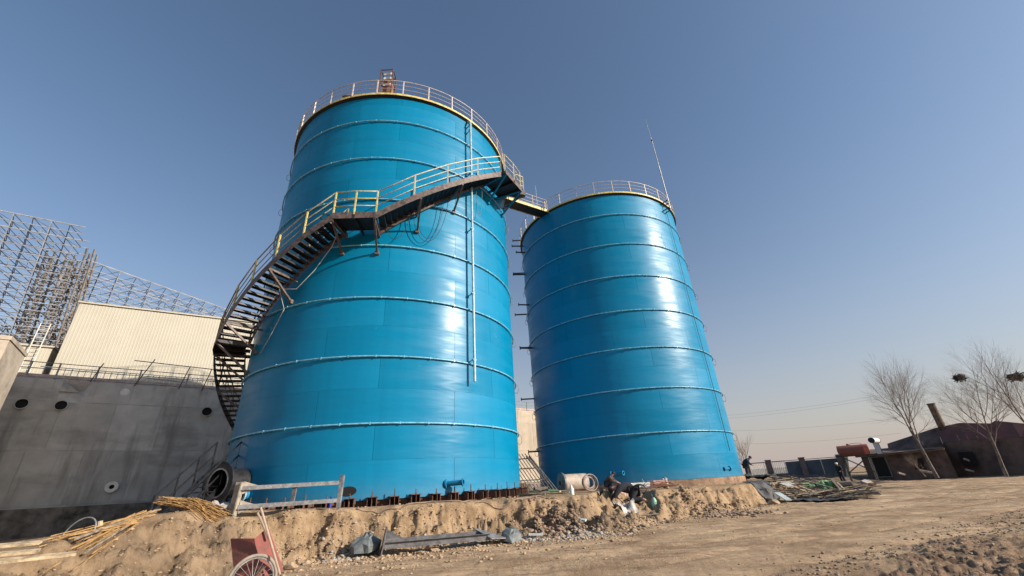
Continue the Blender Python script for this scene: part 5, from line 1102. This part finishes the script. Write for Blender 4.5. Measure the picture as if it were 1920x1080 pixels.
# pit clutter
slab('tool_case', azr(14.0, 21.2, 1.40), (.85, .35, .2), .15, PALEB, 'pale grey flat case lying at the lip of the pit', 'case')
mb = MB(); c = G(14.0, 20.4, .18); 
for k in range(5): mb.tube([c+V((.22+.02*k)*math.cos(w), .05*k-.1+.05*math.sin(w), (.16+.012*k)*math.sin(w)) for w in [i*PI/10 for i in range(20)]], .016, 5, closed=True)
tag(mb.build('cable_coil', BLACKR, None, 'all'), 'black cable coil standing before the pale case', 'cable')
mb = MB(); c = azr(15.6, 21.3, 1.42); mb.tube([c, c+V(.5, .05, 0)], .13, 14); tag(mb.build('pipe_offcut', mat('salmon_pipe', (.42, .25, .19), .8), None, True), 'short salmon pink pipe offcut at the base of the right tank', 'pipe')
t = thing('gas_bottle', 'squat brown bottle with a shiny cap at the base of the right tank', 'bottle', azr(17.0, 21.6, 1.2))
c = azr(17.0, 21.6, 1.2); mb = MB(); mb.lathe([(0, 0), (.13, 0), (.13, .26), (.10, .30)], 16, org=c); mb.build('bottle_body', mat('ochre_paint', (.26, .17, .07), .5), t, True)
mb = MB(); mb.lathe([(.10, .30), (.12, .32), (.12, .40), (.06, .45), (0, .45)], 16, org=c); mb.build('bottle_cap', mat('shiny_cap', (.7, .7, .7), .2, .9), t, True)
sheet('plastic_sheet', azr(11.9, 17.6), .9, .55, .2, PLAST, 'crumpled whitish plastic sheet at the bottom of the pit', 'sheet', .38, 9, 14, .06)
t = thing('gas_hose', 'pale hose curling down from the right tank into the pit', 'hose', azr(14.6, 21.5, 1.4)); mb = MB(); mb.tube([azr(14.4, 21.8, 1.62), azr(14.6, 21.2, 1.45), azr(14.9, 20.6, 1.3), azr(15.2, 19.6, 1.05), azr(15.3, 18.9, .75)], .018, 6); mb.build('hose_run', PALEB, t, 'all')
mb = MB(); c = azr(15.3, 18.6, .72); mb.lathe([(0, -.22), (.07, -.16), (.11, .0), (.09, .16), (.04, .24), (0, .26)], 12, V(.1, .1, 1), c); tag(mb.build('plastic_jug', MINT, None, True), 'pale green plastic jug standing at the right side of the pit', 'jug')
random.seed(77)
for i, (az, r, L, rz, m, lb) in enumerate(((13.6, 17.6, 1.3, .1, OLDW, 'weathered stick lying along the right floor of the pit'), (11.0, 19.6, 1.2, -.3, OLDW, 'weathered stick lying behind the kneeling worker'), (16.4, 20.3, 1.5, .25, RUST, 'rusty bar lying on the lip right of the pit'), (17.2, 20.6, .9, -.2, OLDW, 'dark stick lying before the squat brown bottle'))):
    p = G(az, r, .08); pole(p-V(L/2*math.cos(rz), L/2*math.sin(rz), 0), p+V(L/2*math.cos(rz), L/2*math.sin(rz), .06), .03, m, lb, 'stick', 'stick')
mb = MB(); c = G(16.0, 20.7, .1)
for k in range(14):
    a = c+V(random.uniform(-.6, .5), random.uniform(-.2, .3), random.uniform(-.02, .12)); b = a+V(random.uniform(.1, .6), random.uniform(-.1, .2), random.uniform(-.08, .12)); mb.tube([a, a.lerp(b, .5)+V(0, 0, .08), b], .014, 4)
tag(mb.build('scrap_bars', mat('reddish_scrap', (.22, .08, .06), .8), None), 'tangle of reddish scrap rods on the lip right of the pit', 'scrap')
# ---------------------------------------------------------------- scrap heap right of the right tank
sheet('tarpaulin', azr(30.2, 26.0), 4.0, 2.6, -.75, TARP, 'dark grey tarpaulin draped down the slope right of the right tank', 'tarpaulin', .10, 4, 40, .04)
mb = MB(); c = azr(27.2, 30.2); sheet('tarpaulin', (c.x, c.y), 2.2, 1.0, -.3, TARP, 'black tarpaulin lump at the back of the scrap heap beside the tank', 'tarpaulin', .45, 6, 16, .12)
def P2(x, y, r): return atr(x, y, r)
def board(x0, y0, r0, x1, y1, r1, w, m, lb, name='plank', cat='plank'):
    mb = MB(); mb.bar(P2(x0, y0, r0), P2(x1, y1, r1), w, .05); return tag(mb.build(name, m, None), lb, cat)
board(1457, 924, 25.3, 1479, 938, 24.4, .26, PALEB, 'pale grey green board lying on the dark slope nearest the bank', 'board', 'board')
board(1462, 904, 28.5, 1482, 912, 27.5, .34, WHITEB, 'upper of the two bright white boards on the heap', 'board', 'board')
board(1468, 903, 29.0, 1484, 907, 28.4, .30, WHITEB, 'small bright white board behind the other white board', 'board', 'board')
board(1440, 890, 31, 1560, 945, 27, .10, WOOD, 'long tan timber slanting down across the scrap heap')
board(1447, 893, 31.5, 1535, 925, 29, .08, WOOD, 'second long tan timber lying just behind the first')
board(1480, 893, 32, 1560, 915, 30, .09, OLDW, 'weathered timber lying along the back of the heap')
board(1505, 918, 29.5, 1578, 945, 27.6, .08, WOOD, 'thin tan timber ending at the foot of the heap')
board(1525, 948, 26.5, 1546, 955, 26, .40, mat('salmon_board', (.40, .28, .22), .8), 'salmon pink open box end at the foot of the dark slope', 'box_end', 'box')
board(1548, 927, 29.8, 1592, 931, 30.5, .75, mat('grey_slab', (.24, .22, .22), .8), 'wide flat grey slab lying on the right of the heap', 'slab', 'slab')
board(1538, 902, 33, 1565, 904, 33, .25, WHITEB, 'long pale board lying beside the green netting', 'board', 'board')
board(1560, 900, 32, 1582, 925, 30, .10, OLDW, 'weathered timber poking out to the right of the heap')
board(1570, 905, 32, 1588, 922, 30.5, .08, WOOD, 'short tan timber poking out beyond the weathered one')
sheet('netting', azr(32.5, 33), 1.5, 1.2, .2, GREENN, 'crumpled green netting on top of the scrap heap', 'netting', .75, 12, 16, .15)
mb = MB(); c = P2(1582, 910, 32.5); mb.tube([c-V(.5, 0, 0), c+V(.3, -.2, 0)], .16, 12); tag(mb.build('black_roll', BLACKR, None, True), 'short black roll lying at the right end of the heap', 'roll')
random.seed(12); mb = MB()
for k in range(420):
    a = P2(random.uniform(1445, 1605), 920, random.triangular(25, 33, 28)); a.z = gz(a.x, a.y)+random.uniform(.02, .3); an = random.uniform(-.9, .3); L = random.uniform(.2, 1.3)
    b = a+V(L*math.cos(an), L*math.sin(an), random.uniform(-.12, .12)); mb.bar(a, b, random.uniform(.02, .09), random.uniform(.015, .04), mi=k % 4)
tag(mb.build('scrap_litter', [OLDW, RUST, WOOD, TARP], None), 'litter of broken laths and scrap strewn over the heap right of the tank', 'scrap', kind='stuff')
for i, (x, y, r, s, lb) in enumerate(((1632, 900, 40, .5, 'pale stone lying before the shed doorway'), (1615, 882, 43, .7, 'greyish pale bundle leaning under the red drum stand'))):
    p = P2(x, y, r); o = bpy.data.objects.new('stone', rock_mesh('stone', CLOD if i == 0 else PLAST, 300+i)); COL.objects.link(o); o.location = (p.x, p.y, gz(p.x, p.y)+.1); o.scale = (s*1.6, s, s); tag(o, lb, 'stone' if i == 0 else 'bundle')
# debris before the barn
for i, (x, y, r, L, rz, lb) in enumerate(((1690, 888, 46, 1.0, .3, 'pale broken board lying left of the tall bare tree'), (1740, 885, 46, 1.5, -.5, 'pale broken branch leaning at the foot of the tall bare tree'), (1812, 862, 50, .8, .4, 'pale scrap hanging on the dark barn wall, upper one'), (1818, 882, 49, .9, .1, 'pale scrap lying low against the dark barn wall'))):
    p = P2(x, y, r); slab('pale_debris', p, (L*.6, .12, .12), rz, mat('dusty_pale_debris', (.30, .25, .23), .9), lb, 'debris', .2, .3)
for o in bpy.data.objects:
    if o.type == 'MESH' and o.parent is None and o.name.startswith('footing'): pass
